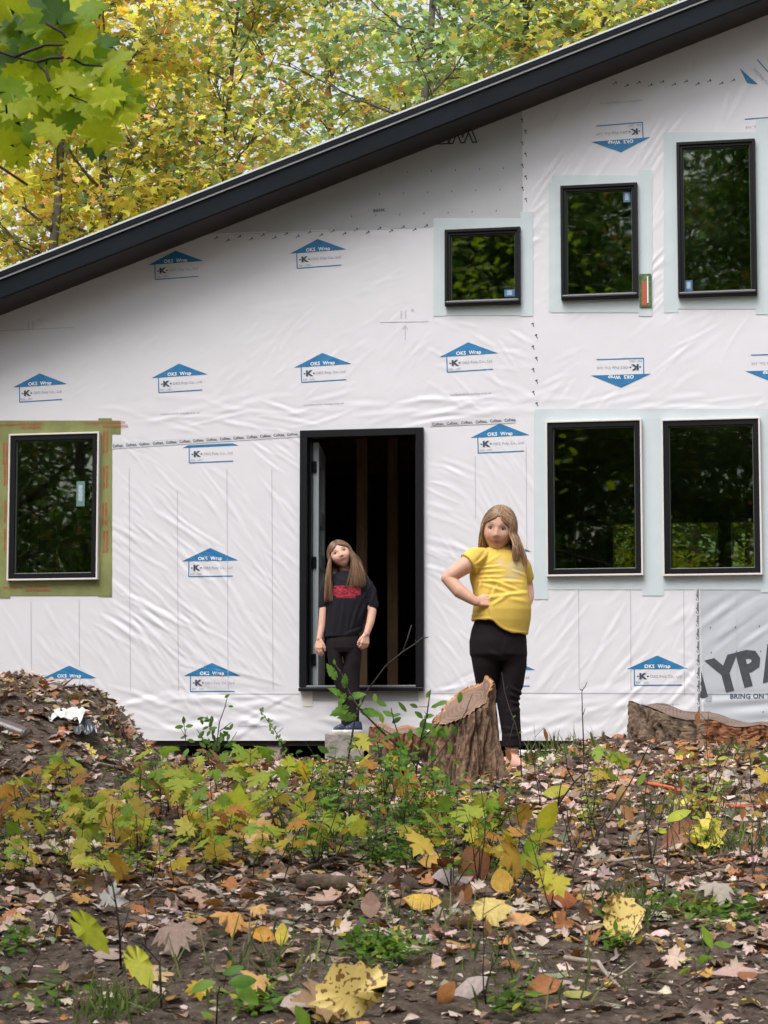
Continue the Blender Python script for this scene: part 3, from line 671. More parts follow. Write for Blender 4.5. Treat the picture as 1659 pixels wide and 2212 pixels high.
# seam tape carrying its repeated word
drape('seam_tape', [[toU(243, 970), toU(648, 944), toU(648, 932), toU(243, 957)], [toU(930, 922), toU(1112, 914), toU(1112, 903), toU(930, 911)], [toU(1502, 1600), toU(1516, 1600), toU(1513, 1272), toU(1500, 1272)]], .0034, mat('white_seam_tape', (.56, .555, .585), .4), wall)
pr = Print()
for k in range(14): px = 256 + k * 29; u, v = toU(px, 963 - (px - 256) * .0655); pr.text('Cofitex,', u, v, .032, .0655 - .02, 1, .02, .86, .0056)
pr.build('seam_lettering', MATS, wall); pr = Print()
for k in range(6): px = 947 + k * 31.2; u, v = toU(px, 916.5 - k * 1.8); pr.text('Cofitex,', u, v, .032, .04, 1, .02, .86, .0056)
pr.build('seam_lettering', MATS, wall); pr = Print()
for k in range(12): py = 1285 + k * 28; u, v = toU(1506.5 + k * .35, py); pr.text('Cofitex,', u, v, .032, math.pi / 2, 1, .02, .84, .0056)
pr.build('seam_lettering', MATS, wall)
# ------------------------------------------------------------------ doorway
dr = empty('doorway'); dr.parent = house; u0, u1, v0, v1 = DOOR
mb = MB(); fw = .060
mb.box(u0, u0 + fw, -.055, .10, v0 + .03, v1); mb.box(u1 - fw, u1, -.055, .10, v0 + .03, v1); mb.box(u0 + fw + .0005, u1 - fw - .0005, -.055, .10, v1 - fw, v1)
mb.box(u0 + fw + .001, u0 + fw + .018, .02, .10, v0 + .035, v1 - fw - .002); mb.box(u1 - fw - .018, u1 - fw - .001, .02, .10, v0 + .035, v1 - fw - .002)
mb.build('door_frame', m_black, dr, bevel=.004)
mb = MB(); mb.box(u0, u1, -.075, .12, v0 - .0, v0 + .027); mb.build('threshold', m_black, dr, bevel=.003)
mb = MB(); mb.box(u0 + .06, u1 - .06, -.06, .10, v0 + .029, v0 + .045); mb.build('sill_plate', mat('grey_sill', (.16, .17, .18), .35), dr, bevel=.003)
drape('sill_membrane', [qrect(676, 1494, 906, 1514)], .004, mat('grey_membrane', (.30, .31, .32), .5), dr)
drape('corner_patch', [qrect(655, 1493, 676, 1526)], .0048, m_trim, dr); drape('corner_patch', [qrect(905, 1493, 927, 1526)], .0048, m_trim, dr)
# the door leaf, opened inwards on the left jamb
hx, hz0, hz1 = rect(674, 952, 687.5, 1484, .1)[0], v0 + .05, v1 - fw - .02
far = UV(702.5, 1200, .95)[0]; wE = rect(674, 952, 687.5, 1484, .1)[1] - hx
ang = math.atan2(far - (hx + wE), .85)
leaf = empty('door_leaf'); leaf.parent = house; leaf.location = (hx + wE / 2, .105, 0); leaf.rotation_euler = (0, 0, -ang)
m_dl = mat('pale_grey_door', (.36, .41, .44), .45)
mb = MB(); t2 = wE / 2; wz = .85
mb.box(-t2, t2, 0, .12, hz0, hz1); mb.box(-t2, t2, wz - .12, wz, hz0, hz1)
zs = [hz0, hz0 + .38, hz0 + .50, hz0 + .96, hz0 + 1.08, hz0 + 1.32, hz0 + 1.44, hz1 - .14, hz1]
mb.box(-t2, t2, .1202, wz - .1202, zs[0], zs[1]); mb.box(-t2, t2, .1202, wz - .1202, zs[3] + .0, zs[4]); mb.box(-t2, t2, .1202, wz - .1202, zs[7], zs[8]); mb.box(-t2, t2, .1202, wz - .1202, zs[5], zs[6])
mb.build('door_slab', m_dl, leaf, bevel=.003)
mb = MB()
for a, b in ((zs[1], zs[3]), (zs[4], zs[5]), (zs[6], zs[7])): mb.box(-.006, .006, .121, wz - .121, a + .001, b - .001)
mb.build('door_glass', m_glass, leaf)
for py in (1009, 1215, 1425):
    z = UV(680, py, .1)[1]; mb = MB(); mb.box(hx - .055, hx + wE * .72, .085, .103, z - .048, z + .048); mb.build('hinge', m_black, dr, bevel=.006)
# ------------------------------------------------------------------ under the wall: footing beam, piers, boards
m_conc = mat('rough_concrete', (.20, .185, .165), .95, bump=1.0, bscale=25, vscale=8, col2=(.34, .31, .28))
m_darkwood = mat('dark_timber', (.03, .024, .02), .9, var=.3, vscale=6)
mb = MB(); mb.box(UL, UR, .02, .16, -.04, .018); mb.build('rim_board', m_darkwood, house)
for a, b in ((287, 377), (575, 607), (1200, 1260)):
    r_ = rect(a, 1604, b, 1660, .05); mb = MB(); mb.box(r_[0], r_[1], .03, .35, -.45, -.012); mb.build('footing_block', m_conc, house, bevel=.01)
mb = MB(); mb.box(UL, UR, 1.2, 1.3, -.5, FL - .26); mb.build('crawl_space_wall', m_darkwood, house)
house.location = HM.translation
# ------------------------------------------------------------------ back glazing
gd = empty('back_door'); gd.parent = house; gd['label'] = 'glazed opening in the back wall of the house'
mb = MB(); mb.ring(b0, b1, FL + .02, bt, .07, YB - .02, YB + .1); n_ = 3
for k in (1, 2): x = b0 + (b1 - b0) * (.36 if k == 1 else .72); mb.box(x - .07, x + .07, YB - .02, YB + .1, FL + .0905, bt - .0705)
mb.build('frame', m_black, gd)
mb = MB(); mb.box(b0 + .05, b1 - .05, YB + .03, YB + .036, FL + .07, bt - .05); mb.build('pane', mat('clear_glass_stub', (.1, .1, .1)), gd).data.materials[0] = m_glass
# ------------------------------------------------------------------ leaf litter (nobody could count it)
rs = np.random.RandomState(21)
def scatter(n, y0, y1, m0, spread=.172):
    y = np.sqrt(rs.uniform(y0 ** 2, y1 ** 2, n)); x = rs.uniform(-1, 1, n) * (y * spread + m0); return x, y
PL = [(.46, .35, .30, 4), (.30, .19, .13, 3), (.14, .08, .05, 2.2), (.34, .14, .055, 1.6), (.22, .23, .16, .8), (.48, .36, .10, .55), (.54, .43, .37, 1.8), (.45, .24, .07, .7)]
parts = []
for n, y0, y1, m0, s0, s1 in ((800, 5.0, 7.4, .3, .02, .075), (1900, 7.2, 8.6, .4, .025, .075), (5200, 8.4, 12.4, .7, .028, .075), (4800, 10.5, 14.5, .9, .028, .07), (1500, 14, 17.8, 1.2, .03, .07), (7500, 4.5, 17.5, 4.5, .035, .085)):
    x, y = scatter(n, y0, y1, m0)
    if m0 > 4: k = np.abs(x) > y * .172 + .8; x, y = x[k], y[k]
    n = len(x); z = gh(x, y) + rs.uniform(.004, .022, n)
    nrm = rs.normal(0, .42, (n, 3)) + [0, 0, 1]; tip = rs.normal(0, 1, (n, 3)) * [1, 1, .15]
    sz = rs.uniform(s0, s1, n); pos = np.stack([x, y, z], -1)
    tp = unit(tip); pos -= tp * sz[:, None] * .45
    h = n // 2
    parts.append(leaf_arrays(MAPLE, pos[:h], tip[:h], nrm[:h], sz[:h], pick(PL, h, rs, .3), curl=.55, rs=rs, wave=.07))
    parts.append(leaf_arrays(OVAL, pos[h:], tip[h:], nrm[h:], sz[h:], pick(PL, n - h, rs, .3), curl=.6, rs=rs, wave=.05, wid=1.3))
def join(parts):
    V = []; F = []; T = []; C = []; b = 0
    for v, f, t, c in parts: V.append(v); F.append(np.asarray(f).ravel() + b); T.append(t); C.append(c); b += len(v)
    return np.concatenate(V), np.concatenate(F), np.concatenate(T), np.concatenate(C)
m_dry = mat('dry_leaf', rough=.6, attr=True, transl=.12, spec=.35, var=.2, vscale=45)
tag(link('leaf_litter', mesh_np('leaf_litter', *join(parts), smooth=True), m_dry), kind='stuff')
# chips, crumbs and broken bits of leaf and bark
x, y = scatter(46000, 5.0, 15.5, .5); n = len(x); pos = np.stack([x, y, gh(x, y) + rs.uniform(0, .008, n)], -1)
chip = np.array([(-.22, 0), (.2, .05), (.26, .6), (-.05, 1), (-.25, .55)])
V, F, T, C = leaf_arrays(chip, pos, rs.normal(0, 1, (n, 3)) * [1, 1, .15], rs.normal(0, .4, (n, 3)) + [0, 0, 1], rs.uniform(.006, .03, n) * (1 + (rs.rand(n) < .06) * 1.4), pick([(.36, .27, .22, 3), (.18, .12, .085, 4), (.09, .06, .042, 3), (.55, .47, .42, 1.3), (.26, .12, .05, 1)], n, rs, .3), curl=.3, fan=False, rs=rs)
tag(link('bark_and_leaf_crumbs', mesh_np('crumbs', V, F, T, C, smooth=False), m_dry), kind='stuff')
# low green weeds hugging the soil
wc = []
for px, py, rx, n in ((820, 2065, 90, 260), (560, 2190, 90, 90), (1100, 2185, 60, 60), (1330, 2050, 40, 60), (1560, 1990, 110, 170), (1090, 1900, 60, 60), (40, 2040, 50, 60), (1450, 1970, 60, 50), (90, 2180, 110, 60), (1010, 1880, 40, 40), (1500, 1700, 80, 50), (1180, 1650, 110, 110), (300, 1700, 120, 90), (700, 1830, 160, 160), (840, 1870, 60, 130), (450, 1830, 120, 100), (250, 1860, 80, 60)):
    g = gp(px, min(py, 2205)); s = g.y / FPX * rx
    for _ in range(n):
        a, b = rs.normal(0, .5, 2); wc.append((g.x + a * s, g.y + b * s * 1.3, rs.uniform(.008, .05)))
wc = np.array(wc); n = len(wc); pos = np.stack([wc[:, 0], wc[:, 1], gh(wc[:, 0], wc[:, 1]) + wc[:, 2]], -1)
W_ = leaf_arrays(OVAL, pos, rs.normal(0, 1, (n, 3)) * [1, 1, .35] + [0, 0, .15], rs.normal(0, .5, (n, 3)) + [0, -.2, 1], rs.uniform(.022, .05, n), pick([(.12, .24, .03, 5), (.20, .30, .04, 3), (.45, .42, .05, .5), (.08, .17, .03, 3)], n, rs, .25), curl=.3, rs=rs, wid=.9)
tag(link('low_weeds', mesh_np('low_weeds', *W_, smooth=True), m_leaf_near), kind='stuff')
# thin grass
gb = []
for px, py, rx, n in ((1180, 1640, 110, 160), (230, 2190, 90, 90), (1370, 1960, 90, 120), (1560, 1830, 100, 110), (560, 2110, 200, 70), (900, 2000, 200, 60), (1160, 2120, 200, 60), (1450, 1760, 150, 90), (650, 1640, 120, 60), (330, 1700, 200, 70), (1600, 1640, 60, 40)):
    g = gp(px, min(py, 2205)); s = g.y / FPX * rx
    for _ in range(n): a, b = rs.normal(0, .55, 2); gb.append((g.x + a * s, g.y + b * s * 1.2))
gb = np.array(gb); n = len(gb); pos = np.stack([gb[:, 0], gb[:, 1], gh(gb[:, 0], gb[:, 1]) - .004], -1)
blade = np.array([(-.03, 0), (.03, 0), (.028, .35), (.018, .7), (0, 1), (-.018, .7), (-.028, .35)])
V, F, T, C = leaf_arrays(blade, pos, rs.normal(0, .45, (n, 3)) + [0, 0, 1], rs.normal(0, 1, (n, 3)), rs.uniform(.04, .15, n), pick([(.14, .24, .05, 4), (.26, .32, .10, 2), (.35, .33, .16, 1)], n, rs, .2), curl=.5, fan=False, rs=rs, wid=.8)
tag(link('thin_grass', mesh_np('thin_grass', V, F, T, C, smooth=True), m_leaf_near), kind='stuff')
# ------------------------------------------------------------------ stumps
m_stbark = mat('stump_bark', rough=.95, attr=True, bump=1.0, bscale=55, var=.35, vscale=22, spec=.15)
def rings_mat(name, c1, c2):
    m = bpy.data.materials.new(name); m.use_nodes = True; nt = m.node_tree; L = nt.links.new; b = nt.nodes['Principled BSDF']; b.inputs['Roughness'].default_value = .85; b.inputs['Specular IOR Level'].default_value = .2
    tc = nt.nodes.new('ShaderNodeTexCoord'); mp = nt.nodes.new('ShaderNodeMapping'); mp.inputs['Scale'].default_value = (1, 1, .12); L(tc.outputs['Object'], mp.inputs[0])
    wv = nt.nodes.new('ShaderNodeTexWave'); wv.wave_type = 'RINGS'; wv.rings_direction = 'Z'; wv.inputs['Scale'].default_value = 16; wv.inputs['Distortion'].default_value = 2.5; wv.inputs['Detail'].default_value = 3; L(mp.outputs[0], wv.inputs[0])
    n = nt.nodes.new('ShaderNodeTexNoise'); n.inputs['Scale'].default_value = 9; n.inputs['Detail'].default_value = 6; L(tc.outputs['Object'], n.inputs['Vector'])
    ad = nt.nodes.new('ShaderNodeMath'); ad.operation = 'MULTIPLY_ADD'; ad.inputs[1].default_value = .25; L(wv.outputs[1], ad.inputs[0]); L(n.outputs[0], ad.inputs[2])
    r = nt.nodes.new('ShaderNodeValToRGB'); r.color_ramp.elements[0].position = .42; r.color_ramp.elements[1].position = .80; r.color_ramp.elements[0].color = (*c1, 1); r.color_ramp.elements[1].color = (*c2, 1)
    L(ad.outputs[0], r.inputs[0]); L(r.outputs[0], b.inputs['Base Color'])
    bp = nt.nodes.new('ShaderNodeBump'); bp.inputs['Strength'].default_value = .6; bp.inputs['Distance'].default_value = .006; L(n.outputs[0], bp.inputs['Height']); L(bp.outputs[0], b.inputs['Normal']); return m
m_cut = rings_mat('weathered_cut_wood', (.15, .095, .07), (.24, .165, .13)); m_cutd = rings_mat('grey_cut_wood', (.10, .07, .055), (.20, .145, .12)); m_cuto = rings_mat('fresh_cut_rim', (.25, .10, .04), (.45, .25, .14))
def stump(px, d, rx, ry, topf, flare, depth, label, seed, orange=None, ridge=.012, nr=13, cuts=False):
    x0 = (px - 829.5) / FPX * d; z0 = ghs(x0, d); root = empty('tree_stump', (x0, d, z0), label=label, cat='tree stump')
    r = np.random.RandomState(seed); NA, NZ = 220, 44; ph = r.rand(8) * 6.28; fl = r.uniform(.3, 1, 9)
    V = []; C = []
    for j in range(NZ + 1):
        for i in range(NA):
            a = 2 * math.pi * i / NA; t = j / NZ
            lob = 1 + .05 * math.sin(3 * a + ph[0]) + .035 * math.sin(5 * a + ph[1]) + .02 * math.sin(8 * a + ph[2])
            f = 1 + flare * (1 - t) ** 2.4 * (.55 + .45 * math.sin(5 * a + ph[3]))
            wob = .6 * math.sin(t * 5 + a * 2 + ph[4]) + .4 * math.sin(t * 11 + ph[5])
            kr = nr * .30; ca, sa = math.cos(a) * kr, math.sin(a) * kr
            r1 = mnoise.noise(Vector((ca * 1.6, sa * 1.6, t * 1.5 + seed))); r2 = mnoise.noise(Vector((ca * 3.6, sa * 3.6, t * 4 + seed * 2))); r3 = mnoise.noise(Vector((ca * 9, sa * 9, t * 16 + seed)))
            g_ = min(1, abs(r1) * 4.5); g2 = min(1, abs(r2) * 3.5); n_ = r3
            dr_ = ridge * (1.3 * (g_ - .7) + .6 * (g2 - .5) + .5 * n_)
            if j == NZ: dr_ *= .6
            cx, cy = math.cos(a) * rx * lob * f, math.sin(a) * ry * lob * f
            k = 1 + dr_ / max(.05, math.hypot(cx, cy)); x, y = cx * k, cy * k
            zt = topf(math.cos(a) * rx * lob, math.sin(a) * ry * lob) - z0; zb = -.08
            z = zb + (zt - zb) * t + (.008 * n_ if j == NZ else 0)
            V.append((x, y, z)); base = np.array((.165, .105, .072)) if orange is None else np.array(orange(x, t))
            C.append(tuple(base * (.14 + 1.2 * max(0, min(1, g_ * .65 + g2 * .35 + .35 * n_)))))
    F = [(j * NA + i, j * NA + (i + 1) % NA, (j + 1) * NA + (i + 1) % NA, (j + 1) * NA + i) for j in range(NZ) for i in range(NA)]
    me = mesh_np('bark', V, F, np.full(len(F), 4), np.array(C)); link('bark', me, m_stbark, root)
    # cut face: rings of vertices from the rim to the heart
    V2 = []; F2 = []; K = 10; mi = []
    for k in range(K + 1):
        s = 1 - k / K
        for i in range(NA):
            x, y, z = V[NZ * NA + i]; xx, yy = x * s * .99, y * s * .99; zz = topf(xx, yy) - z0 + .006 * mnoise.noise(Vector((xx * 14, yy * 14, seed))) + (.004 if k == 0 else -.002 + .003 * math.sin(yy * 90))
            V2.append((xx, yy, zz))
    for k in range(K):
        for i in range(NA): F2.append((k * NA + i, k * NA + (i + 1) % NA, (k + 1) * NA + (i + 1) % NA, (k + 1) * NA + i)); mi.append(1 if k == 0 else 0)
    link('cut_face', mesh_np('cut_face', V2, F2, np.full(len(F2), 4), fmat=mi), [m_cutd, m_cutd] if cuts else [m_cut, m_cuto], root)
    return root
stump(1003, 11.2, .138, .135, lambda x, y: .175 + .56 * x + .50 * y + (.03 if x > .10 else 0), .85, .3, 'tall tree stump with steeply slanted saw cut in front of the girl in yellow', 3, nr=9, ridge=.019)
stump(868, 12.6, .165, .15, lambda x, y: .055 - .12 * x + .15 * y + .012 * math.sin(x * 40), .25, .2, 'low tree stump with flat orange-edged cut left of the slanted stump', 8, orange=lambda x, t: (.20, .10, .055) if t > .7 else (.12, .085, .06), nr=9)
stump(1562, 12.5, .50, .26, lambda x, y: .045 + .012 * math.sin(x * 22 + y * 9) + .5 * (lambda q_: (q_ + math.sqrt(q_ * q_ + .004)))(.045 - .20 * x + .14 * y), .10, .3, 'wide reddish tree stump sloping down to the right by the grey paper', 12, orange=lambda x, t: (.20, .085, .045) if -.15 < x < .35 and t > .2 else (.155, .11, .08), nr=16, ridge=.013, cuts=True)
# ------------------------------------------------------------------ step block, pipe, scraps
g = P(744, 1583, 17.55); r0 = P(703, 1583, 17.55).x; r1 = P(786, 1583, 17.55).x
mb = MB(); mb.box(r0 - g.x, r1 - g.x, -.17, .17, -.30, 0)
bm_o = mb.build('concrete_step_block', m_conc, None, bevel=.012); bm_o.location = g; STEP = g.copy()
tag(bm_o, 'rough grey concrete block used as a step below the doorway', 'concrete block')
def crumple(name, px, py, d, w_, h_, seed, m, label, cat, amp=.5, lift=.01, rz=0, tilt=.5):
    r = random.Random(seed); N = 13; c = P(px, py, d); c.z = max(c.z, ghs(c.x, c.y) + lift); V = []; F = []
    for i in range(N):
        for j in range(N):
            u, v = i / (N - 1) - .5, j / (N - 1) - .5; e = 1 + .25 * mnoise.noise(Vector((u * 3, v * 3, seed)))
            z = amp * h_ * mnoise.noise(Vector((u * 6, v * 6, seed + 4))) + .3 * amp * h_ * r.uniform(-1, 1); V.append((u * w_ * e, v * h_ * 1.3 * e * math.cos(tilt) + z * .4, v * h_ * math.sin(tilt) * e + z))
    for i in range(N - 1):
        for j in range(N - 1): F.append((i * N + j, (i + 1) * N + j, (i + 1) * N + j + 1, i * N + j + 1))
    me = bpy.data.meshes.new(name); me.from_pydata(V, [], F); me.update(); o = link(name, me, m); o.location = c; o.rotation_euler = (0, 0, rz)
    so = o.modifiers.new('thickness', 'SOLIDIFY'); so.thickness = .0015
    return tag(o, label, cat)
m_whitep = mat('white_plastic', (.62, .64, .62), .3, spec=.6); m_blackp = mat('dark_plastic', (.06, .066, .075), .3, spec=.6)
def onmound(px, py):
    g = gp(px, py, 8.5); return g.y
crumple('plastic_film', 147, 1543, onmound(147, 1543) - .02, .15, .09, 2, m_whitep, 'crumpled white plastic film on the dirt mound', 'plastic film', .32)
crumple('plastic_sheet', 178, 1568, onmound(178, 1568) - .03, .12, .12, 5, m_blackp, 'torn dark grey plastic sheet on the side of the dirt mound', 'plastic sheet', .25, rz=.5)
crumple('paper_scrap', 1150, 1623, 12.9, .13, .03, 7, m_whitep, 'white paper scrap on the ground under the wall by the girl in yellow', 'scrap', .3)
mb = MB(); a = P(-60, 1548, 10.6); b = P(57, 1592, 10.5); a.z += .0; ax = (b - a).normalized()
mb.tube([a, b], .042, 20, cap=False); mb.tube([b + ax * .001, a + ax * .02], .037, 20, cap=False); mb.tube([b - ax * .012, b + ax * .003], .044, 20)
o = mb.build('drain_pipe', mat('brown_grey_pipe', (.10, .075, .07), .3, spec=.6, var=.2, vscale=20), None, smooth=True); tag(o, 'dark brown plastic pipe lying on the dirt mound at the left edge', 'pipe')
mb = MB(); pts = []
for px, py in ((1390, 1695), (1440, 1706), (1490, 1720), (1530, 1732), (1565, 1744), (1600, 1748), (1659, 1746), (1720, 1740)):
    g = gp(px, py, 8); pts.append(g + Vector((0, 0, .008)))
mb.tube(pts, .009, 8); tag(mb.build('orange_cord', mat('orange_red_cord', (.60, .13, .06), .5), None, smooth=True), 'orange-red cord lying across the leaves at the right', 'cord')
# sticks and a chunk of rotten log
m_stick = mat('stick_bark', (.10, .065, .05), .9, var=.35, vscale=30, bump=.6, bscale=80); m_stickp = mat('pale_stick', (.30, .25, .21), .85, var=.35, vscale=30)
def stick(pts, r0, label, m=None, nm='fallen_branch', lift=.012):
    mb = MB(); P_ = []
    for k, (px, py) in enumerate(pts): g = gp(px, py); P_.append(g + Vector((0, 0, lift + .02 * math.sin(k * 2.1))))
    Q_ = []
    for a, b in zip(P_[:-1], P_[1:]):
        for t in (0, .33, .66): p = a.lerp(b, t); p.z += R.uniform(-.003, .003); p.x += R.uniform(-.004, .004); Q_.append(p)
    Q_.append(P_[-1]); n = len(Q_); mb.tube(Q_, [r0 * (1 - .6 * k / n) for k in range(n)], 7)
    mid = Q_[n // 2]; mb.tube([mid, mid + Vector((.04, -.03, .03)), mid + Vector((.07, -.02, .055))], [r0 * .5, r0 * .4, .001], 5)
    tag(mb.build(nm, m or m_stick, None, smooth=True), label, 'stick')
stick([(1245, 1915), (1330, 1882), (1400, 1880), (1520, 1890), (1575, 1882), (1659, 1922)], .009, 'long arched grey-brown stick lying at the right')
stick([(985, 1835), (930, 1960)], .006, 'short dark stick leaning left of centre foreground')
stick([(1215, 2080), (1290, 2105), (1340, 2135), (1430, 2160)], .009, 'knobbly pale stick on bare soil in the lower right', m_stickp)
stick([(1405, 2128), (1470, 2160), (1490, 2168)], .006, 'small dark stick near the lower right corner')
stick([(300, 1683), (400, 1690), (452, 1681)], .010, 'straight brown stick below the dirt mound'); stick([(165, 1650), (260, 1680), (330, 1690)], .008, 'crossing pale stick below the dirt mound', m_stickp)
stick([(350, 1845), (470, 1852), (560, 1848)], .009, 'brown stick half buried among seedlings at left')
stick([(640, 1895), (720, 1870), (800, 1862), (870, 1835)], .007, 'thin bent stick in the middle foreground'); stick([(0, 2195), (100, 2178), (200, 2170)], .007, 'straight stick at the lower left corner')
stick([(1310, 1870), (1400, 1868), (1480, 1860)], .007, 'pale thin stick in the right middle', m_stickp); stick([(220, 1490), (170, 1497), (110, 1484), (60, 1462)], .010, 'dark root sticking out along the top of the dirt mound')
stick([(520, 1975), (640, 2010), (760, 2020)], .005, 'thin curved twig on bare soil in the foreground'); stick([(650, 1962), (720, 1975), (800, 1970)], .011, 'rough stick under curled leaves in the middle foreground')
mb = MB(); a = gp(640, 1925) + Vector((0, 0, .03)); b = gp(770, 1932) + Vector((0, 0, .03)); mb.tube([a.lerp(b, t) + Vector((0, R.uniform(-.004, .004), R.uniform(-.006, .006))) for t in np.linspace(0, 1, 9)], [.02, .028, .031, .027, .03, .026, .029, .024, .018], 14)
tag(mb.build('rotten_log', mat('rotten_wood', (.06, .04, .028), .95, bump=1, bscale=40, vscale=14, col2=(.17, .12, .085)), None, smooth=True), 'short chunk of dark rotten wood in the middle foreground', 'log')
# roots hanging out of the cut side of the mound
mb = MB()
for k in range(90):
    px = R.uniform(190, 275); f = (px - 190) / 85; py = 1500 + f * f * 80 + R.uniform(0, 30); g = P(px, py, 11.6 + R.uniform(-.3, .1)); q_ = [g]
    for j in range(4): q_.append(q_[-1] + Vector((R.uniform(-.012, .022), R.uniform(-.03, .01), R.uniform(-.035, -.004))))
    mb.tube(q_, R.uniform(.0015, .004), 4)
tag(mb.build('hanging_roots', m_stick, None), kind='stuff')
# ------------------------------------------------------------------ plants
GY_ = [(.40, .45, .06, 4), (.28, .38, .05, 3.5), (.58, .45, .08, 2.2), (.18, .28, .03, 2)]
GG_ = [(.10, .21, .03, 5), (.16, .28, .04, 3), (.07, .15, .03, 2)]
GO_ = [(.62, .42, .07, 4), (.55, .28, .06, 2), (.50, .46, .06, 2)]
GB_ = [(.40, .20, .07, 3), (.26, .11, .05, 2), (.55, .38, .10, 1)]
def seedling(seed, kind, pal, name='seedling'):
    r = random.Random(seed); rs = np.random.RandomState(seed); root = empty(name); mb = MB(); pos = []; tip = []; sz = []
    if kind == 'maple':
        h = r.uniform(.13, .24); lean = Vector((r.uniform(-.35, .35), r.uniform(-.3, .3), 1)); st = [lean * (h * t) + Vector((.008 * math.sin(t * 7 + seed), 0, 0)) for t in (0, .3, .6, .85, 1)]
        for s in st: s.z = s.z
        mb.tube(st, [.0028, .0024, .002, .0017, .0015], 5)
        for lev, n in ((1.0, r.choice([2, 2, 3])), (.68, r.choice([0, 2]))):
            for q_ in range(n):
                az = q_ * math.pi * 2 / max(n, 1) + seed + lev * 2; b = lean * (h * lev); d = Vector((math.cos(az), math.sin(az), r.uniform(.2, .8))); e = b + d * r.uniform(.025, .05)
                mb.tube([b, e], .001, 4); pos.append(e); tip.append(Vector((d.x, d.y, r.uniform(-.9, .1)))); sz.append(r.uniform(.055, .10))
        out = MAPLE
    elif kind == 'bush':
        for s_ in range(r.choice([3, 4, 5])):
            d = Vector((r.uniform(-.5, .5), r.uniform(-.5, .5), 1)); h = r.uniform(.12, .3); pts = [Vector((0, 0, 0))]
            for j in range(6): d = (d + Vector((r.uniform(-.25, .25), r.uniform(-.25, .25), .05))).normalized(); pts.append(pts[-1] + d * h / 6)
            mb.tube(pts, [.0026 - .0003 * j for j in range(7)], 4)
            for j in range(2, 7):
                for q_ in range(2): az = r.uniform(0, 6.28); pos.append(pts[j]); tip.append(Vector((math.cos(az), math.sin(az), r.uniform(-.2, .6)))); sz.append(r.uniform(.025, .048))
        out = OVAL
    elif kind == 'twig':
        for s_ in range(r.choice([1, 2])):
            d = Vector((r.uniform(-.4, .4), r.uniform(-.3, .3), 1)); h = r.uniform(.22, .42); pts = [Vector((0, 0, 0))]
            for j in range(7): d = (d + Vector((r.uniform(-.18, .18), r.uniform(-.18, .18), .03))).normalized(); pts.append(pts[-1] + d * h / 7)
            mb.tube(pts, [.003 - .0003 * j for j in range(8)], 5)
            for j in (3, 4, 5, 6):
                e = pts[j] + Vector((r.uniform(-.06, .06), r.uniform(-.04, .04), r.uniform(.02, .07))); mb.tube([pts[j], e], .0011, 4)
                if r.random() < .35: pos.append(e); tip.append(Vector((r.uniform(-1, 1), r.uniform(-.5, .5), -.5))); sz.append(r.uniform(.03, .06))
        out = OVAL
    n = len(pos); mb.build('stem', m_twig, root, smooth=True)
    if n:
        W_ = leaf_arrays(out, np.array(pos), np.array(tip), rs.normal(0, .4, (n, 3)) + [0, -.35, 1], np.array(sz), pick(pal, n, rs, .2), curl=.3, rs=rs, wave=.02)
        link('foliage', mesh_np('foliage', *W_, smooth=True), m_leaf_near, root)
    return root
protos = []
for k, (kd, pl, words) in enumerate([('maple', GY_, 'lime green maple seedling'), ('maple', GY_, 'yellow-green maple seedling with drooping leaves'), ('maple', GO_, 'golden maple seedling'), ('maple', GY_, 'pale green maple seedling'), ('maple', GB_, 'browning maple seedling'), ('maple', GO_, 'yellow maple seedling'),
      ('bush', GG_, 'small dark green shrub with oval leaves'), ('bush', GG_, 'low bushy green plant'), ('bush', GY_, 'light green bushy plant'), ('twig', GO_, 'nearly bare upright twig'), ('twig', GB_, 'forked bare twig')]):
    protos.append([seedling(50 + k, kd, pl, {'maple': 'maple_seedling', 'bush': 'small_shrub', 'twig': 'bare_sapling'}[kd]), words, False])
LAND = [(150, 1560, 'the dirt mound'), (90, 1700, 'the foot of the dirt mound'), (300, 1690, 'the straight brown stick'), (450, 1850, 'the half-buried stick'), (295, 1780, 'the two orange-gold leaves'), (514, 1750, 'the big upright lime leaf'), (360, 1700, 'the broad bright green seedling'), (660, 1680, 'the spotted yellow leaf'), (722, 1790, 'the three lime maple leaves'), (744, 1620, 'the concrete step block'), (705, 1925, 'the rotten log'), (880, 1700, 'the hanging brown-gold leaf'), (1010, 1650, 'the slanted stump'), (1030, 1900, 'the copper-brown curled leaf'), (1190, 1740, 'the long lime leaf'), (1370, 1720, 'the twig with brown leaves'), (1200, 1915, 'the twin yellow leaves'), (1345, 2030, 'the pale yellow toothed leaf'), (1500, 1740, 'the orange-red cord'), (1500, 1820, 'the pointed brown leaf'), (1550, 1610, 'the wide reddish stump'), (1450, 1885, 'the long arched stick'), (190, 2000, 'the slanting lime leaf'), (850, 1850, 'the thin bent stick'), (60, 1880, 'the left edge of the picture'), (750, 2170, 'the big spotted leaf')]
SEEN = {}
def where(px, py):
    o = sorted(LAND, key=lambda l: (l[0] - px) ** 2 + ((l[1] - py) * 1.6) ** 2)
    def rel(l):
        dx, dy = px - l[0], (py - l[1]) * 1.6
        return ('right of' if dx > 0 else 'left of') if abs(dx) > abs(dy) else ('in front of' if dy > 0 else 'behind')
    return [rel(l) + ' ' + l[2] for l in o[:4]]
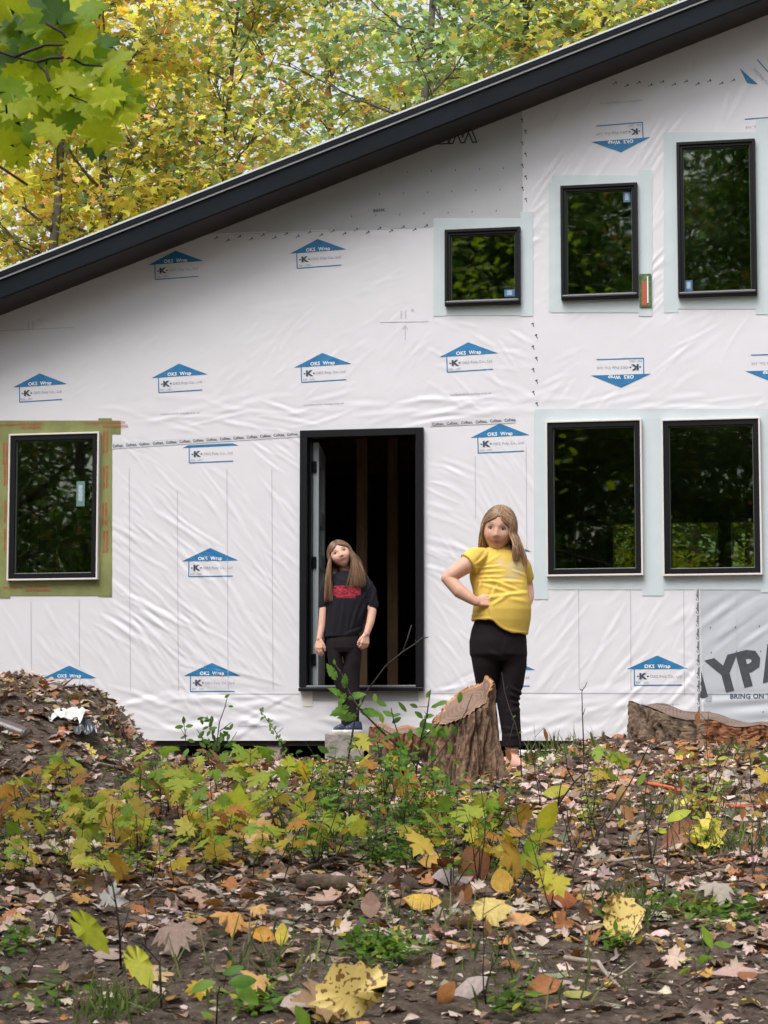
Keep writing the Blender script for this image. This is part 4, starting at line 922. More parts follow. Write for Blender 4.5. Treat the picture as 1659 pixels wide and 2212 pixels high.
def put_plant(i, px, py, s, rz):
    pr, words, used = protos[i]; o = pr if not used else copy_tree(pr); protos[i][2] = True; g = gp(px, py)
    o.location = g - Vector((0, 0, .004)); o.scale = (s, s, s * R.uniform(.85, 1.2)); o.rotation_euler = (R.uniform(-.12, .12), R.uniform(-.12, .12), rz)
    opts = [words + ' ' + q_ for q_ in where(px, py)]; lb = next((q_ for q_ in opts if q_ not in SEEN), None)
    if lb is None: c_ = where(px, py); lb = next((q_ for q_ in [words + ' ' + c_[0] + ' and ' + c_[1], words + ' ' + c_[0] + ' and ' + c_[2]] if q_ not in SEEN and len(q_.split()) < 17), opts[0])
    SEEN[lb] = 1
    tag(o, lb, {'maple_seedling': 'seedling', 'small_shrub': 'shrub', 'bare_sapling': 'sapling'}[pr.name.split('.')[0]], 'seedlings and small shrubs on the clearing')
for k in range(135):
    t = R.random(); px = R.uniform(0, 1080) if t < .82 else R.uniform(1080, 1659)
    py = 1705 + 225 * R.random() ** 1.1
    if 925 < px < 1130 and py < 1790: py += 90
    if px > 1080: i = R.choice([9, 10, 9, 0, 5, 8, 4, 3])
    elif px > 700: i = R.choice([6, 6, 7, 0, 8, 2, 9, 7, 3, 10])
    else: i = R.choice([0, 1, 2, 3, 0, 1, 5, 4, 8, 7, 9, 3, 6])
    if px < 320 and py < 1750: py += 60
    put_plant(i, px, py, R.uniform(.6, 1.08), R.uniform(0, 6.28))
for k in range(75):
    if k < 26: put_plant(R.choice([6, 7, 6, 7, 9]), R.uniform(600, 900), R.uniform(1735, 1890), R.uniform(.6, 1.15), R.uniform(0, 6.28))
    elif k < 52: put_plant(R.choice([9, 10, 8, 7]), R.uniform(0, 620), R.uniform(1740, 1950), R.uniform(.5, .9), R.uniform(0, 6.28))
    else: put_plant(R.choice([9, 10, 9]), R.uniform(1080, 1640), R.uniform(1700, 1960), R.uniform(.5, .95), R.uniform(0, 6.28))
for px, py, i, s in ((60, 2110, 9, .8), (300, 2120, 10, .7), (480, 2150, 9, .5), (1050, 2170, 10, .8), (1310, 2120, 9, .7), (1510, 2150, 3, .5), (700, 2080, 9, .6), (1200, 2000, 9, .9), (860, 2000, 10, .6)):
    put_plant(i, px, py, s, px * 1.0)
# individually shaped plants: stems and leaves measured from the photograph, each standing at its own distance
def hero(name, cat, label, d, stems, leaves, col, out=MAPLE, r0=.004, curl=.25, wid=1.0):
    root = empty(name, label=label, cat=cat); b0_ = stems[0][0]; base = P(b0_[0], b0_[1], d); base.z = ghs(base.x, base.y); root.location = base
    mb = MB(); rr = random.Random(int(d * 100) + len(leaves)); off = Vector((0, 0, 0))
    for st in stems:
        pts = []; ph = rr.uniform(0, 6)
        for k, (x, y) in enumerate(st): p = P(x, y, d + .05 * math.sin(k * .9 + ph) * (k > 0)); pts.append(p - base)
        if st is stems[0]: pts[0] = Vector((pts[0].x, pts[0].y, min(pts[0].z, 0) - .02))
        s0 = r0 if st is stems[0] else r0 * .6; mb.tube(pts, [s0 * (1 - .6 * k / len(pts)) for k in range(len(pts))], 6)
        if len(pts) > 3:
            for k in range(1, len(pts) - 1): q_ = pts[k]; mb.tube([q_, q_ + Vector((rr.uniform(-.02, .02), rr.uniform(-.02, .02), .018))], [s0 * .45, .0008], 4)
    mb.build('stem', m_twig, root, smooth=True); n = len(leaves); s = d / FPX
    pos = []; tip = []; nr_ = []; sz = []; cl = []
    for L_ in leaves:
        x, y, w_, a = L_[:4]; c_ = L_[4] if len(L_) > 4 else col; an = math.radians(a); tdir = Vector((math.cos(an), rr.uniform(-.45, .25), math.sin(an)))
        p = P(x, y, d + rr.uniform(-.06, .06)) - base; S_ = w_ * s; p = p - tdir.normalized() * S_ * .45
        pos.append(p); tip.append(tdir); nr_.append(Vector((rr.uniform(-.5, .5), -1, rr.uniform(.1, 1.1)))); sz.append(S_); c_ = np.array(c_) * rr.uniform(.85, 1.15); cl.append(np.clip(c_, 0, 1))
    if n: link('foliage', mesh_np('foliage', *leaf_arrays(out, np.array(pos), np.array(tip), np.array(nr_), np.array(sz), np.array(cl), curl=curl, rs=np.random.RandomState(n), wave=.004 if out is BIRCH else .015, wid=wid), smooth=True), m_leaf_near, root)
    return root
G1 = (.13, .27, .035); G2 = (.09, .19, .03); LM = (.50, .56, .05); YL = (.72, .55, .08); OR = (.60, .33, .09); RB = (.34, .13, .06)
hero('sapling', 'sapling', 'leaning sapling with toothed dark green leaves crossing the lower doorway', 10.2, [[(1010, 1700), (868, 1620), (820, 1575), (775, 1530), (752, 1490), (738, 1455), (722, 1432)], [(752, 1490), (748, 1478), (742, 1482)], [(775, 1530), (800, 1540), (822, 1545)], [(868, 1620), (850, 1650)]],
     [(717, 1452, 44, 118), (745, 1472, 34, 88), (727, 1495, 40, 150), (738, 1510, 36, 240), (768, 1502, 46, 12), (735, 1535, 48, 205), (752, 1548, 46, 185), (800, 1540, 50, -8), (775, 1525, 22, 60), (722, 1430, 14, 100), (868, 1640, 36, 250), (850, 1625, 40, 200), (820, 1580, 26, 40)], G1, BIRCH, .006, .25, .62)
hero('sapling', 'sapling', 'long bare curving twig rising across the doorway', 10.5, [[(735, 1740), (745, 1680), (757, 1610), (768, 1545), (795, 1490), (832, 1440), (870, 1408), (898, 1390), (914, 1376)], [(870, 1408), (880, 1380), (889, 1350)], [(905, 1386), (918, 1378), (925, 1376)]], [(700, 1620, 30, 150), (690, 1640, 26, 120)], G2, OVAL, .006)
lv = []
rr = random.Random(5)
for k in range(52):
    px = rr.gauss(895, 48); py = rr.gauss(1600, 52)
    if py < 1500: py += 40
    lv.append((px, py, rr.uniform(20, 34), rr.uniform(0, 360), rr.choice([G1, G1, G2, (.2, .33, .05)])))
lv += [(994, 1508, 26, 80, G1), (925, 1500, 20, 60, G1), (906, 1545, 24, 140, G1), (925, 1548, 24, 10, G1), (930, 1572, 26, -30, G1), (895, 1525, 20, 160, G2)]
hero('shrub', 'shrub', 'leafy green shrub with rounded leaves in front of the low stump', 10.0, [[(890, 1720), (900, 1660), (908, 1600), (922, 1545), (930, 1490)], [(900, 1660), (868, 1610), (850, 1555), (845, 1530)], [(890, 1700), (940, 1640), (975, 1590), (1005, 1540), (1020, 1500)], [(908, 1600), (950, 1560)], [(890, 1710), (830, 1650), (810, 1590)], [(895, 1690), (855, 1640), (905, 1620)]], lv, G1, OVAL, .0055)
hero('shrub', 'shrub', 'dark leafy little shrub with twiggy top against the white wall', 12.0, [[(470, 1665), (468, 1610), (474, 1560), (485, 1530), (492, 1502)], [(468, 1610), (455, 1570), (447, 1545)], [(474, 1580), (500, 1560)], [(465, 1640), (440, 1600), (425, 1575)], [(470, 1630), (500, 1600), (512, 1580)]],
     [(rr.gauss(468, 26), rr.gauss(1608, 26), rr.uniform(14, 22), rr.uniform(0, 360), G2) for _ in range(48)] + [(490, 1504, 14, 30, G1), (498, 1526, 12, 0, G1), (447, 1552, 13, 160, G1)], G2, OVAL, .004)
hero('sapling', 'sapling', 'thin sapling with a few green tip leaves beside the dirt mound', 12.0, [[(405, 1650), (402, 1615), (400, 1580), (396, 1555)], [(400, 1590), (390, 1572)]], [(397, 1557, 18, 90, G1), (388, 1570, 20, 190, G1), (408, 1568, 18, 10, G1), (398, 1592, 18, 200, G2), (412, 1600, 18, -20, G2), (402, 1625, 22, 240, G1)], G1, OVAL, .003)
hero('sapling', 'sapling', 'feathery small-leaved sapling leaning left against the wall', 12.4, [[(628, 1660), (612, 1620), (598, 1585), (580, 1560), (560, 1532)], [(598, 1585), (612, 1572)]], [(560 + k * 2.6 + rr.uniform(-8, 8), 1533 + k * 4.0 + rr.uniform(-4, 4), rr.uniform(8, 13), rr.uniform(0, 360), (.17, .27, .07)) for k in range(26)], G1, OVAL, .003)
hero('sapling', 'sapling', 'single straight bare sapling with forked tip before the wall', 11.8, [[(1262, 1640), (1260, 1590), (1258, 1540), (1257, 1492)], [(1257, 1492), (1252, 1488)], [(1257, 1492), (1264, 1483), (1268, 1474)], [(1259, 1545), (1264, 1530)]], [], G1, OVAL, .0042)
hero('sapling', 'sapling', 'thorny bare twig in front of the black trousers', 10.9, [[(1128, 1640), (1123, 1600), (1112, 1560), (1100, 1530), (1089, 1490), (1084, 1452)], [(1110, 1560), (1100, 1600), (1090, 1625)]], [(1110, 1548, 9, 30, G1), (1124, 1582, 8, 10, G1)], G1, OVAL, .0032)
hero('sapling', 'sapling', 'dark branching bare sapling with two hanging brown leaves right of centre', 8.7, [[(1245, 1930), (1256, 1850), (1290, 1800), (1330, 1740), (1362, 1690), (1388, 1640), (1405, 1604)], [(1290, 1800), (1270, 1740), (1262, 1680), (1259, 1615)], [(1256, 1850), (1230, 1790), (1222, 1730)]], [(1342, 1712, 44, 250, (.42, .26, .10)), (1355, 1755, 46, 300, (.50, .26, .12)), (1385, 1685, 34, 60, (.22, .33, .05))], OR, OVAL, .0045)
hero('sapling', 'sapling', 'slanting bare sapling with blunt broken tip right of the yellow-shirted girl', 8.9, [[(1160, 1870), (1180, 1810), (1205, 1740), (1240, 1690), (1268, 1665), (1277, 1627)], [(1240, 1690), (1225, 1660), (1222, 1625)], [(1205, 1740), (1212, 1690)]], [(1198, 1710, 60, 12, (.58, .55, .04)), (1183, 1765, 86, 240, (.58, .55, .04))], LM, OVAL, .005)
hero('maple_seedling', 'seedling', 'maple seedling with one big upright lime leaf left of the doorway', 8.9, [[(500, 1860), (508, 1800), (512, 1765)], [(508, 1800), (440, 1790)]], [(514, 1738, 84, 86, LM), (455, 1780, 60, 150, (.42, .48, .05))], LM, MAPLE, .004)
hero('maple_seedling', 'seedling', 'broad seedling with spreading bright green leaves left of centre', 9.4, [[(365, 1760), (362, 1710), (360, 1695)]], [(335, 1690, 62, 178, (.20, .38, .03)), (385, 1689, 62, 2, (.20, .38, .03)), (360, 1697, 40, 270, (.16, .3, .03))], LM, OVAL, .004)
hero('maple_seedling', 'seedling', 'seedling with two orange-gold maple leaves at left', 8.7, [[(300, 1880), (296, 1800), (294, 1760)], [(296, 1800), (235, 1780)], [(296, 1790), (330, 1800)]], [(294, 1742, 56, 92, (.72, .55, .14)), (226, 1762, 60, 165, (.70, .46, .14)), (262, 1780, 56, 20, (.74, .52, .13)), (310, 1795, 60, 320, (.45, .48, .05)), (285, 1815, 50, 270, (.72, .50, .08))], YL, MAPLE, .004)
hero('maple_seedling', 'seedling', 'seedling with a spotted yellow leaf and a lime leaf below the doorway', 9.6, [[(668, 1760), (662, 1700), (655, 1672)], [(662, 1700), (640, 1670)]], [(657, 1664, 36, 20, (.80, .58, .04)), (622, 1650, 40, 170, (.48, .54, .05)), (668, 1652, 24, 150, (.45, .52, .05))], YL, MAPLE, .003)
hero('maple_seedling', 'seedling', 'seedling with one big hanging brown-gold leaf beside the slanted stump', 9.3, [[(905, 1820), (900, 1760), (890, 1710)]], [(877, 1692, 76, 262, (.50, .28, .04)), (935, 1725, 50, 352, (.66, .38, .08)), (965, 1732, 46, 10, (.62, .32, .08))], OR, BIRCH, .003)
hero('maple_seedling', 'seedling', 'seedling with three lime maple leaves below the doorway', 8.6, [[(720, 1900), (722, 1840), (720, 1790)], [(722, 1840), (690, 1800)]], [(722, 1772, 48, 40, (.50, .56, .05)), (650, 1740, 40, 95, (.52, .55, .06)), (762, 1780, 40, 330, (.46, .52, .05)), (688, 1800, 44, 250, (.40, .46, .05)), (780, 1790, 42, 300, (.5, .5, .05))], LM, MAPLE, .003)
hero('maple_seedling', 'seedling', 'foreground seedling with one long slanting lime leaf at lower left', 6.9, [[(262, 2090), (258, 2010), (250, 1950), (242, 1905), (225, 1870)], [(258, 2040), (280, 1960)]], [(192, 2010, 128, 312, (.50, .55, .05)), (185, 1860, 60, 170, (.48, .52, .05)), (225, 1870, 56, 335, (.50, .50, .06))], LM, BIRCH, .004, .25, .55)
hero('maple_seedling', 'seedling', 'foreground seedling with a drooping lime-yellow leaf nibbled at its base', 6.5, [[(350, 2150), (345, 2080), (310, 2040), (285, 2032)]], [(300, 2085, 118, 303, (.55, .56, .06))], LM, BIRCH, .004, .25, .6)
hero('maple_seedling', 'seedling', 'seedling with twin yellow leaves right of centre foreground', 7.6, [[(1185, 2010), (1192, 1950), (1196, 1925)], [(1150, 2060), (1165, 1960), (1155, 1900)]], [(1205, 1915, 52, 300, (.66, .60, .08)), (1172, 1890, 46, 160, (.60, .58, .07)), (1150, 1855, 44, 70, (.35, .42, .06))], LM, MAPLE, .003)
hero('maple_seedling', 'seedling', 'seedling with one raised lime leaf at right by the orange cord', 8.4, [[(1440, 1830), (1442, 1790), (1446, 1780)]], [(1462, 1762, 60, 22, (.48, .56, .05)), (1430, 1795, 30, 170, (.48, .56, .05))], LM, OVAL, .003)
hero('maple_seedling', 'seedling', 'seedling with long upright green leaf right of centre', 8.2, [[(1100, 1900), (1128, 1850), (1140, 1830)]], [(1152, 1822, 78, 52, (.28, .46, .04))], LM, OVAL, .003)
hero('maple_seedling', 'seedling', 'seedling with glossy dark green leaves in the lower left foreground', 5.9, [[(465, 2190), (470, 2150), (475, 2130)]], [(440, 2128, 60, 200, (.20, .34, .05)), (520, 2120, 62, 5, (.12, .26, .04)), (530, 2145, 70, 322, (.20, .38, .05)), (500, 2095, 50, 20, (.10, .22, .04))], G1, OVAL, .003)
hero('maple_seedling', 'seedling', 'small green seedling standing at the lower right', 7.0, [[(1530, 2120), (1530, 2060), (1538, 2040)]], [(1530, 2028, 52, 112, (.26, .42, .05)), (1560, 2040, 40, 350, (.2, .36, .05))], G1, OVAL, .003)
hero('maple_seedling', 'seedling', 'young green seedling at the bottom centre edge', 5.6, [[(680, 2235), (660, 2215)]], [(655, 2200, 60, 120, (.22, .38, .04)), (625, 2230, 50, 190, (.2, .33, .04))], G1, OVAL, .003)
# ------------------------------------------------------------------ fallen leaves one can tell apart
m_fall = mat('fallen_leaf', rough=.5, attr=True, transl=.25, spec=.3, var=.22, vscale=70)
m_spot = mat('spotted_leaf', (.58, .40, .09), .5, transl=.25, col2=(.58, .40, .09))
def spotty(m):
    nt = m.node_tree; b = nt.nodes['Principled BSDF']; L = nt.links.new; v = nt.nodes.new('ShaderNodeTexNoise'); v.inputs['Scale'].default_value = 70; v.inputs['Detail'].default_value = 1; tc = nt.nodes.new('ShaderNodeTexCoord'); L(tc.outputs['Object'], v.inputs['Vector'])
    r = nt.nodes.new('ShaderNodeValToRGB'); e = r.color_ramp.elements; e[0].position = .585; e[0].color = (.80, .62, .20, 1); e[1].position = .61; e[1].color = (.22, .09, .03, 1); L(v.outputs[0], r.inputs[0]); L(r.outputs[0], b.inputs['Base Color'])
spotty(m_spot)
def fallen(px, py, wpx, ang, col, label, out=MAPLE, up=.5, curl=.35, wid=1.0, m=None, lift=.2):
    g = gp(px, min(py, 2206)); S_ = wpx * g.y / FPX; an = math.radians(ang); t = np.array([math.cos(an), .5 * R.uniform(-1, 1), math.sin(an) * up]); nr_ = np.array([R.uniform(-.2, .2), -up * (.5 if out is MAPLE else 1), 1 - up * .6]); S_ = S_ * (.85 if out is MAPLE else 1)
    tt = t / np.linalg.norm(t); n = 1; K = 1
    V, F, T, C = leaf_arrays(out, np.array([-tt * S_ * .45]), np.array([t]), np.array([nr_]), np.array([S_]), np.array([col]), curl=curl, rs=np.random.RandomState(int(px)), wave=.04, wid=wid)
    o = link('fallen_leaf', mesh_np('fallen_leaf', V, F, T, C, smooth=True), m or m_fall); zmin = V[:, 2].min(); o.location = g + Vector((0, 0, .003 - zmin * (1 - .15)))
    tag(o, label, 'fallen leaf', 'fallen leaves one can tell apart')
fallen(752, 2215, 128, 118, (.6, .42, .1), 'big brown-spotted yellow leaf standing at the bottom edge', BIRCH, 1.0, .2, 1.9, m_spot)
fallen(680, 2215, 120, 170, (.34, .22, .13), 'pale brown leaf behind the big spotted yellow leaf', MAPLE, .7)
fallen(655, 2180, 115, 10, (.48, .38, .33), 'pinkish white upturned leaf near the bottom centre', OVAL, .35, .4, 1.4)
fallen(1345, 2035, 100, 20, (.66, .50, .13), 'pale yellow toothed leaf on the bare soil at the right', BIRCH, .95, .25, 1.5, m_spot)
fallen(1060, 2003, 90, 5, (.62, .48, .16), 'flat yellow leaf with toothed edge right of centre', BIRCH, .6, .3, 1.3)
fallen(1115, 2006, 80, 8, (.58, .32, .13), 'orange leaf touching the flat yellow leaf', OVAL, .5, .3, 1.3)
fallen(1215, 1965, 80, 160, (.34, .11, .045), 'large rust-brown leaf right of centre', OVAL, .8, .4, 1.5); fallen(1262, 1985, 44, 40, (.40, .14, .05), 'small rust-brown leaf beside the larger one', OVAL, .8)
fallen(570, 2035, 58, 160, (.58, .28, .03), 'orange curled leaf left of centre foreground', OVAL, .8, .5, 1.3); fallen(608, 2052, 52, 88, (.74, .58, .10), 'small upright bright yellow leaf next to the orange one', OVAL, 1.0, .2, 1.2)
fallen(490, 2025, 84, 175, (.62, .32, .10), 'orange-tan crumpled maple leaf in the left foreground', MAPLE, .7, .5); fallen(560, 1990, 0.1 + 50, 20, (.60, .36, .12), 'small gold leaf above the crumpled orange one', MAPLE, .6)
fallen(1030, 1905, 90, 110, (.42, .20, .11), 'large curled copper-brown leaf in the middle foreground', OVAL, 1.0, .6, 1.8); fallen(985, 1915, 100, 185, (.45, .36, .36), 'greyish curled leaf next to the copper-brown one', OVAL, .6, .5, 1.3)
fallen(965, 1900, 70, 100, (.20, .065, .03), 'dark red-brown leaf standing behind the grey curled leaf', MAPLE, 1.0, .5); fallen(940, 1880, 84, 5, (.55, .32, .06), 'ochre leaf in the middle foreground', OVAL, .7, .3, 1.1)
fallen(1085, 1935, 60, 100, (.58, .36, .07), 'round yellow-brown leaf right of the copper-brown leaf', OVAL, 1.0, .4, 1.7); fallen(900, 1968, 100, 5, (.60, .38, .06), 'long ochre leaf lying on dark soil', OVAL, .6, .4, 1.0)
fallen(240, 1975, 74, 80, (.50, .48, .47), 'white papery leaf on the soil at the left', MAPLE, .7, .8, .9); fallen(365, 2070, 110, 200, (.32, .23, .19), 'large brown-grey curled leaf in the left foreground', MAPLE, .7, .6)
fallen(345, 2120, 96, 5, (.56, .40, .20), 'light tan leaf lying flat at the lower left', MAPLE, .45); fallen(240, 2075, 90, 0, (.45, .33, .29), 'pale folded leaf left foreground', OVAL, .4, .5)
fallen(1470, 1830, 110, 30, (.34, .15, .09), 'pointed brown leaf rising at the right', OVAL, 1.0, .5, 1.0); fallen(1520, 1832, 100, 175, (.62, .50, .08), 'ochre-yellow leaf beside the pointed brown leaf', MAPLE, .8, .3)
fallen(500, 1930, 40, 90, (.50, .20, .08), 'small orange leaf standing at left of centre', OVAL, 1.0, .3, 1.5); fallen(560, 1840, 74, 280, (.66, .44, .16), 'tan-gold maple leaf hanging low among stems', MAPLE, 1.0, .4)
fallen(430, 2165, 50, 280, (.66, .46, .06), 'small yellow crumpled leaf at the lower left', MAPLE, 1.0, .6); fallen(560, 2170, 90, 330, (.56, .34, .12), 'orange-brown ragged leaf at the lower left of centre', MAPLE, .7, .5)
fallen(1180, 2150, 90, 200, (.38, .15, .06), 'reddish brown curled leaf at lower centre right', OVAL, .6, .6, 1.2); fallen(1010, 2160, 90, 40, (.46, .38, .36), 'pale pink curled leaf at the lower centre', OVAL, .7, .6, 1.1)
fallen(960, 2175, 60, 60, (.40, .17, .06), 'brown-orange leaf on the pale curled one', OVAL, .9, .5, 1.3); fallen(1600, 2110, 110, 175, (.50, .34, .30), 'pinkish long leaf at the right foreground', OVAL, .4, .5, .8)
fallen(1540, 1965, 90, 190, (.38, .33, .28), 'grey-brown oak-like leaf at right', MAPLE, .6, .5); fallen(1250, 2160, 70, 180, (.36, .34, .1), 'dull olive leaf near the pale stick', OVAL, .5, .4, .8)
fallen(420, 1960, 66, 170, (.46, .30, .22), 'tan leaf in the left middle foreground', MAPLE, .6, .5); fallen(700, 1965, 90, 175, (.50, .34, .26), 'broad pale brown leaf under thin stems at centre', MAPLE, .5, .5); fallen(800, 1985, 60, 90, (.30, .18, .13), 'upright brown leaf behind the bent stick', OVAL, 1.0, .5, 1.5)
# ------------------------------------------------------------------ maple whose branch hangs into the picture at the upper left
t = empty('maple_tree', (-3.0, 7.0, ghs(-3.0, 7.0)), label='bright green maple with a leafy branch hanging in at the upper left', cat='tree'); B0 = Vector(t.location)
mb = MB(); tk = [Vector((0, 0, -.1)), Vector((.05, 0, 1.0)), Vector((.12, -.05, 2.2)), Vector((.1, -.1, 3.4)), Vector((.2, -.1, 4.8)), Vector((.25, -.1, 6.2))]; mb.tube(tk, [.13, .11, .095, .075, .05, .02], 12)
mb.build('trunk', m_bark, t, smooth=True)
mb = MB(); DB = 5.9
def B(x, y, dd=0): return P(x, y, DB + dd) - B0
br = [[Vector((.12, -.05, 2.4)), Vector((.7, -.5, 2.75)), B(-350, 40), B(-150, 85), B(0, 112), B(32, 123), B(80, 134), B(100, 158), B(118, 190), B(150, 206), B(190, 222), B(228, 231), B(262, 236)], [B(32, 123), B(62, 110), B(98, 97), B(135, 97), B(160, 104)],
      [B(80, 134), B(110, 125), B(152, 124), B(180, 140), B(222, 143)], [B(98, 150), B(108, 180), B(135, 200), B(165, 206)], [B(152, 124), B(165, 112)], [B(-40, 160), B(0, 175), B(8, 190), B(15, 245)], [B(-60, 330), B(0, 360), B(60, 400)], [Vector((.1, -.1, 3.2)), B(-300, -200), B(-60, -60), B(60, -20), B(130, 20)], [B(-150, 85), B(-60, 160)], [B(100, 50), B(135, 70), B(150, 95)]]
for k, b_ in enumerate(br):
    n = len(b_); r1 = .022 if k in (0, 7) else .0042
    mb.tube(b_, [max(.0022, r1 * (1 - j / 3.2)) if k in (0, 7) and j < 3 else max(.0018, .0052 * (1 - j / (n + 3.0))) for j in range(n)], 6)
for k in range(10):
    a = tk[3].lerp(tk[5], R.random()); e = a + Vector((R.uniform(-1.6, .6), R.uniform(-1.3, 1.3), R.uniform(.2, 1.2))); mb.tube([a, (a + e) / 2 + Vector((0, 0, .1)), e], [.02, .012, .004], 5)
mb.build('branch', m_twig, t, smooth=True)
LP = [(60, 20, 110, 300), (20, 55, 100, 250), (105, 60, 95, 290), (150, 25, 100, 280), (200, 20, 60, 300), (120, 35, 80, 200), (30, 95, 80, 270), (65, 80, 90, 240), (10, 140, 70, 250), (35, 165, 60, 280), (75, 175, 90, 265), (110, 120, 70, 300), (140, 80, 80, 320), (175, 60, 85, 330), (180, 100, 70, 310), (160, 155, 64, 290), (145, 185, 70, 270), (195, 130, 70, 300), (225, 105, 75, 310), (245, 140, 80, 320), (215, 170, 60, 280), (260, 175, 80, 320), (285, 195, 60, 310), (60, 215, 95, 262), (20, 200, 70, 250), (95, 205, 50, 265), (120, 240, 66, 275), (85, 250, 76, 255), (145, 225, 60, 260), (175, 215, 60, 285), (185, 245, 70, 262), (205, 225, 60, 290), (235, 215, 70, 300), (250, 225, 60, 280), (270, 245, 70, 300), (225, 260, 60, 265), (150, 265, 55, 262), (118, 285, 76, 285), (20, 270, 100, 290), (55, 290, 70, 300), (10, 320, 80, 290), (45, 340, 60, 310), (215, 300, 80, 258), (200, 330, 44, 262), (245, 185, 60, 260), (300, 230, 44, 320), (70, 130, 70, 230), (20, 240, 60, 230), (5, 10, 100, 250), (90, 5, 100, 290), (240, 160, 50, 350), (175, 190, 46, 320), (130, 165, 50, 300), (-20, 100, 100, 300), (-30, 220, 90, 290), (-50, 50, 100, 270), (-60, 300, 90, 290)]
rb = random.Random(9); pos = []; tip = []; nr_ = []; sz = []; cl = []
for x, y, w_, a in LP:
    dd = rb.uniform(-.05, .35); an = math.radians(a + rb.uniform(-14, 14)); td = Vector((math.cos(an), rb.uniform(-.45, .45), math.sin(an) - .15)).normalized(); S_ = w_ * (DB + dd) / FPX * .98
    pos.append(B(x, y, dd) - td * S_ * .45); tip.append(td); nr_.append(Vector((rb.uniform(-.35, .35), -1 + rb.uniform(-.2, .5), rb.uniform(-.5, .7)))); sz.append(S_)
    cl.append(np.array(rb.choice([(.40, .50, .015), (.33, .46, .015), (.46, .54, .02), (.20, .33, .02), (.10, .19, .05)])) * rb.uniform(.85, 1.15))
    mb2 = None
for k in range(900):
    a = tk[3].lerp(tk[5], rb.random()) + Vector((rb.gauss(-.6, .8), rb.gauss(0, .8), rb.gauss(.9, .7)))
    pos.append(a); tip.append(Vector((rb.uniform(-1, 1), rb.uniform(-1, 1), -.5))); nr_.append(Vector((rb.uniform(-.4, .4), rb.uniform(-.4, .4), 1))); sz.append(rb.uniform(.08, .12)); cl.append(np.array((.30, .42, .02)) * rb.uniform(.7, 1.2))
m_mapl = mat('fresh_maple_leaf', rough=.45, attr=True, transl=.62, spec=.25, var=.12, vscale=40)
link('crown', mesh_np('crown', *leaf_arrays(MAPLE, np.array(pos), np.array(tip), np.array(nr_), np.array(sz), np.clip(np.array(cl), 0, 1), curl=.22, rs=np.random.RandomState(4), wave=.012), smooth=True), m_mapl, t)
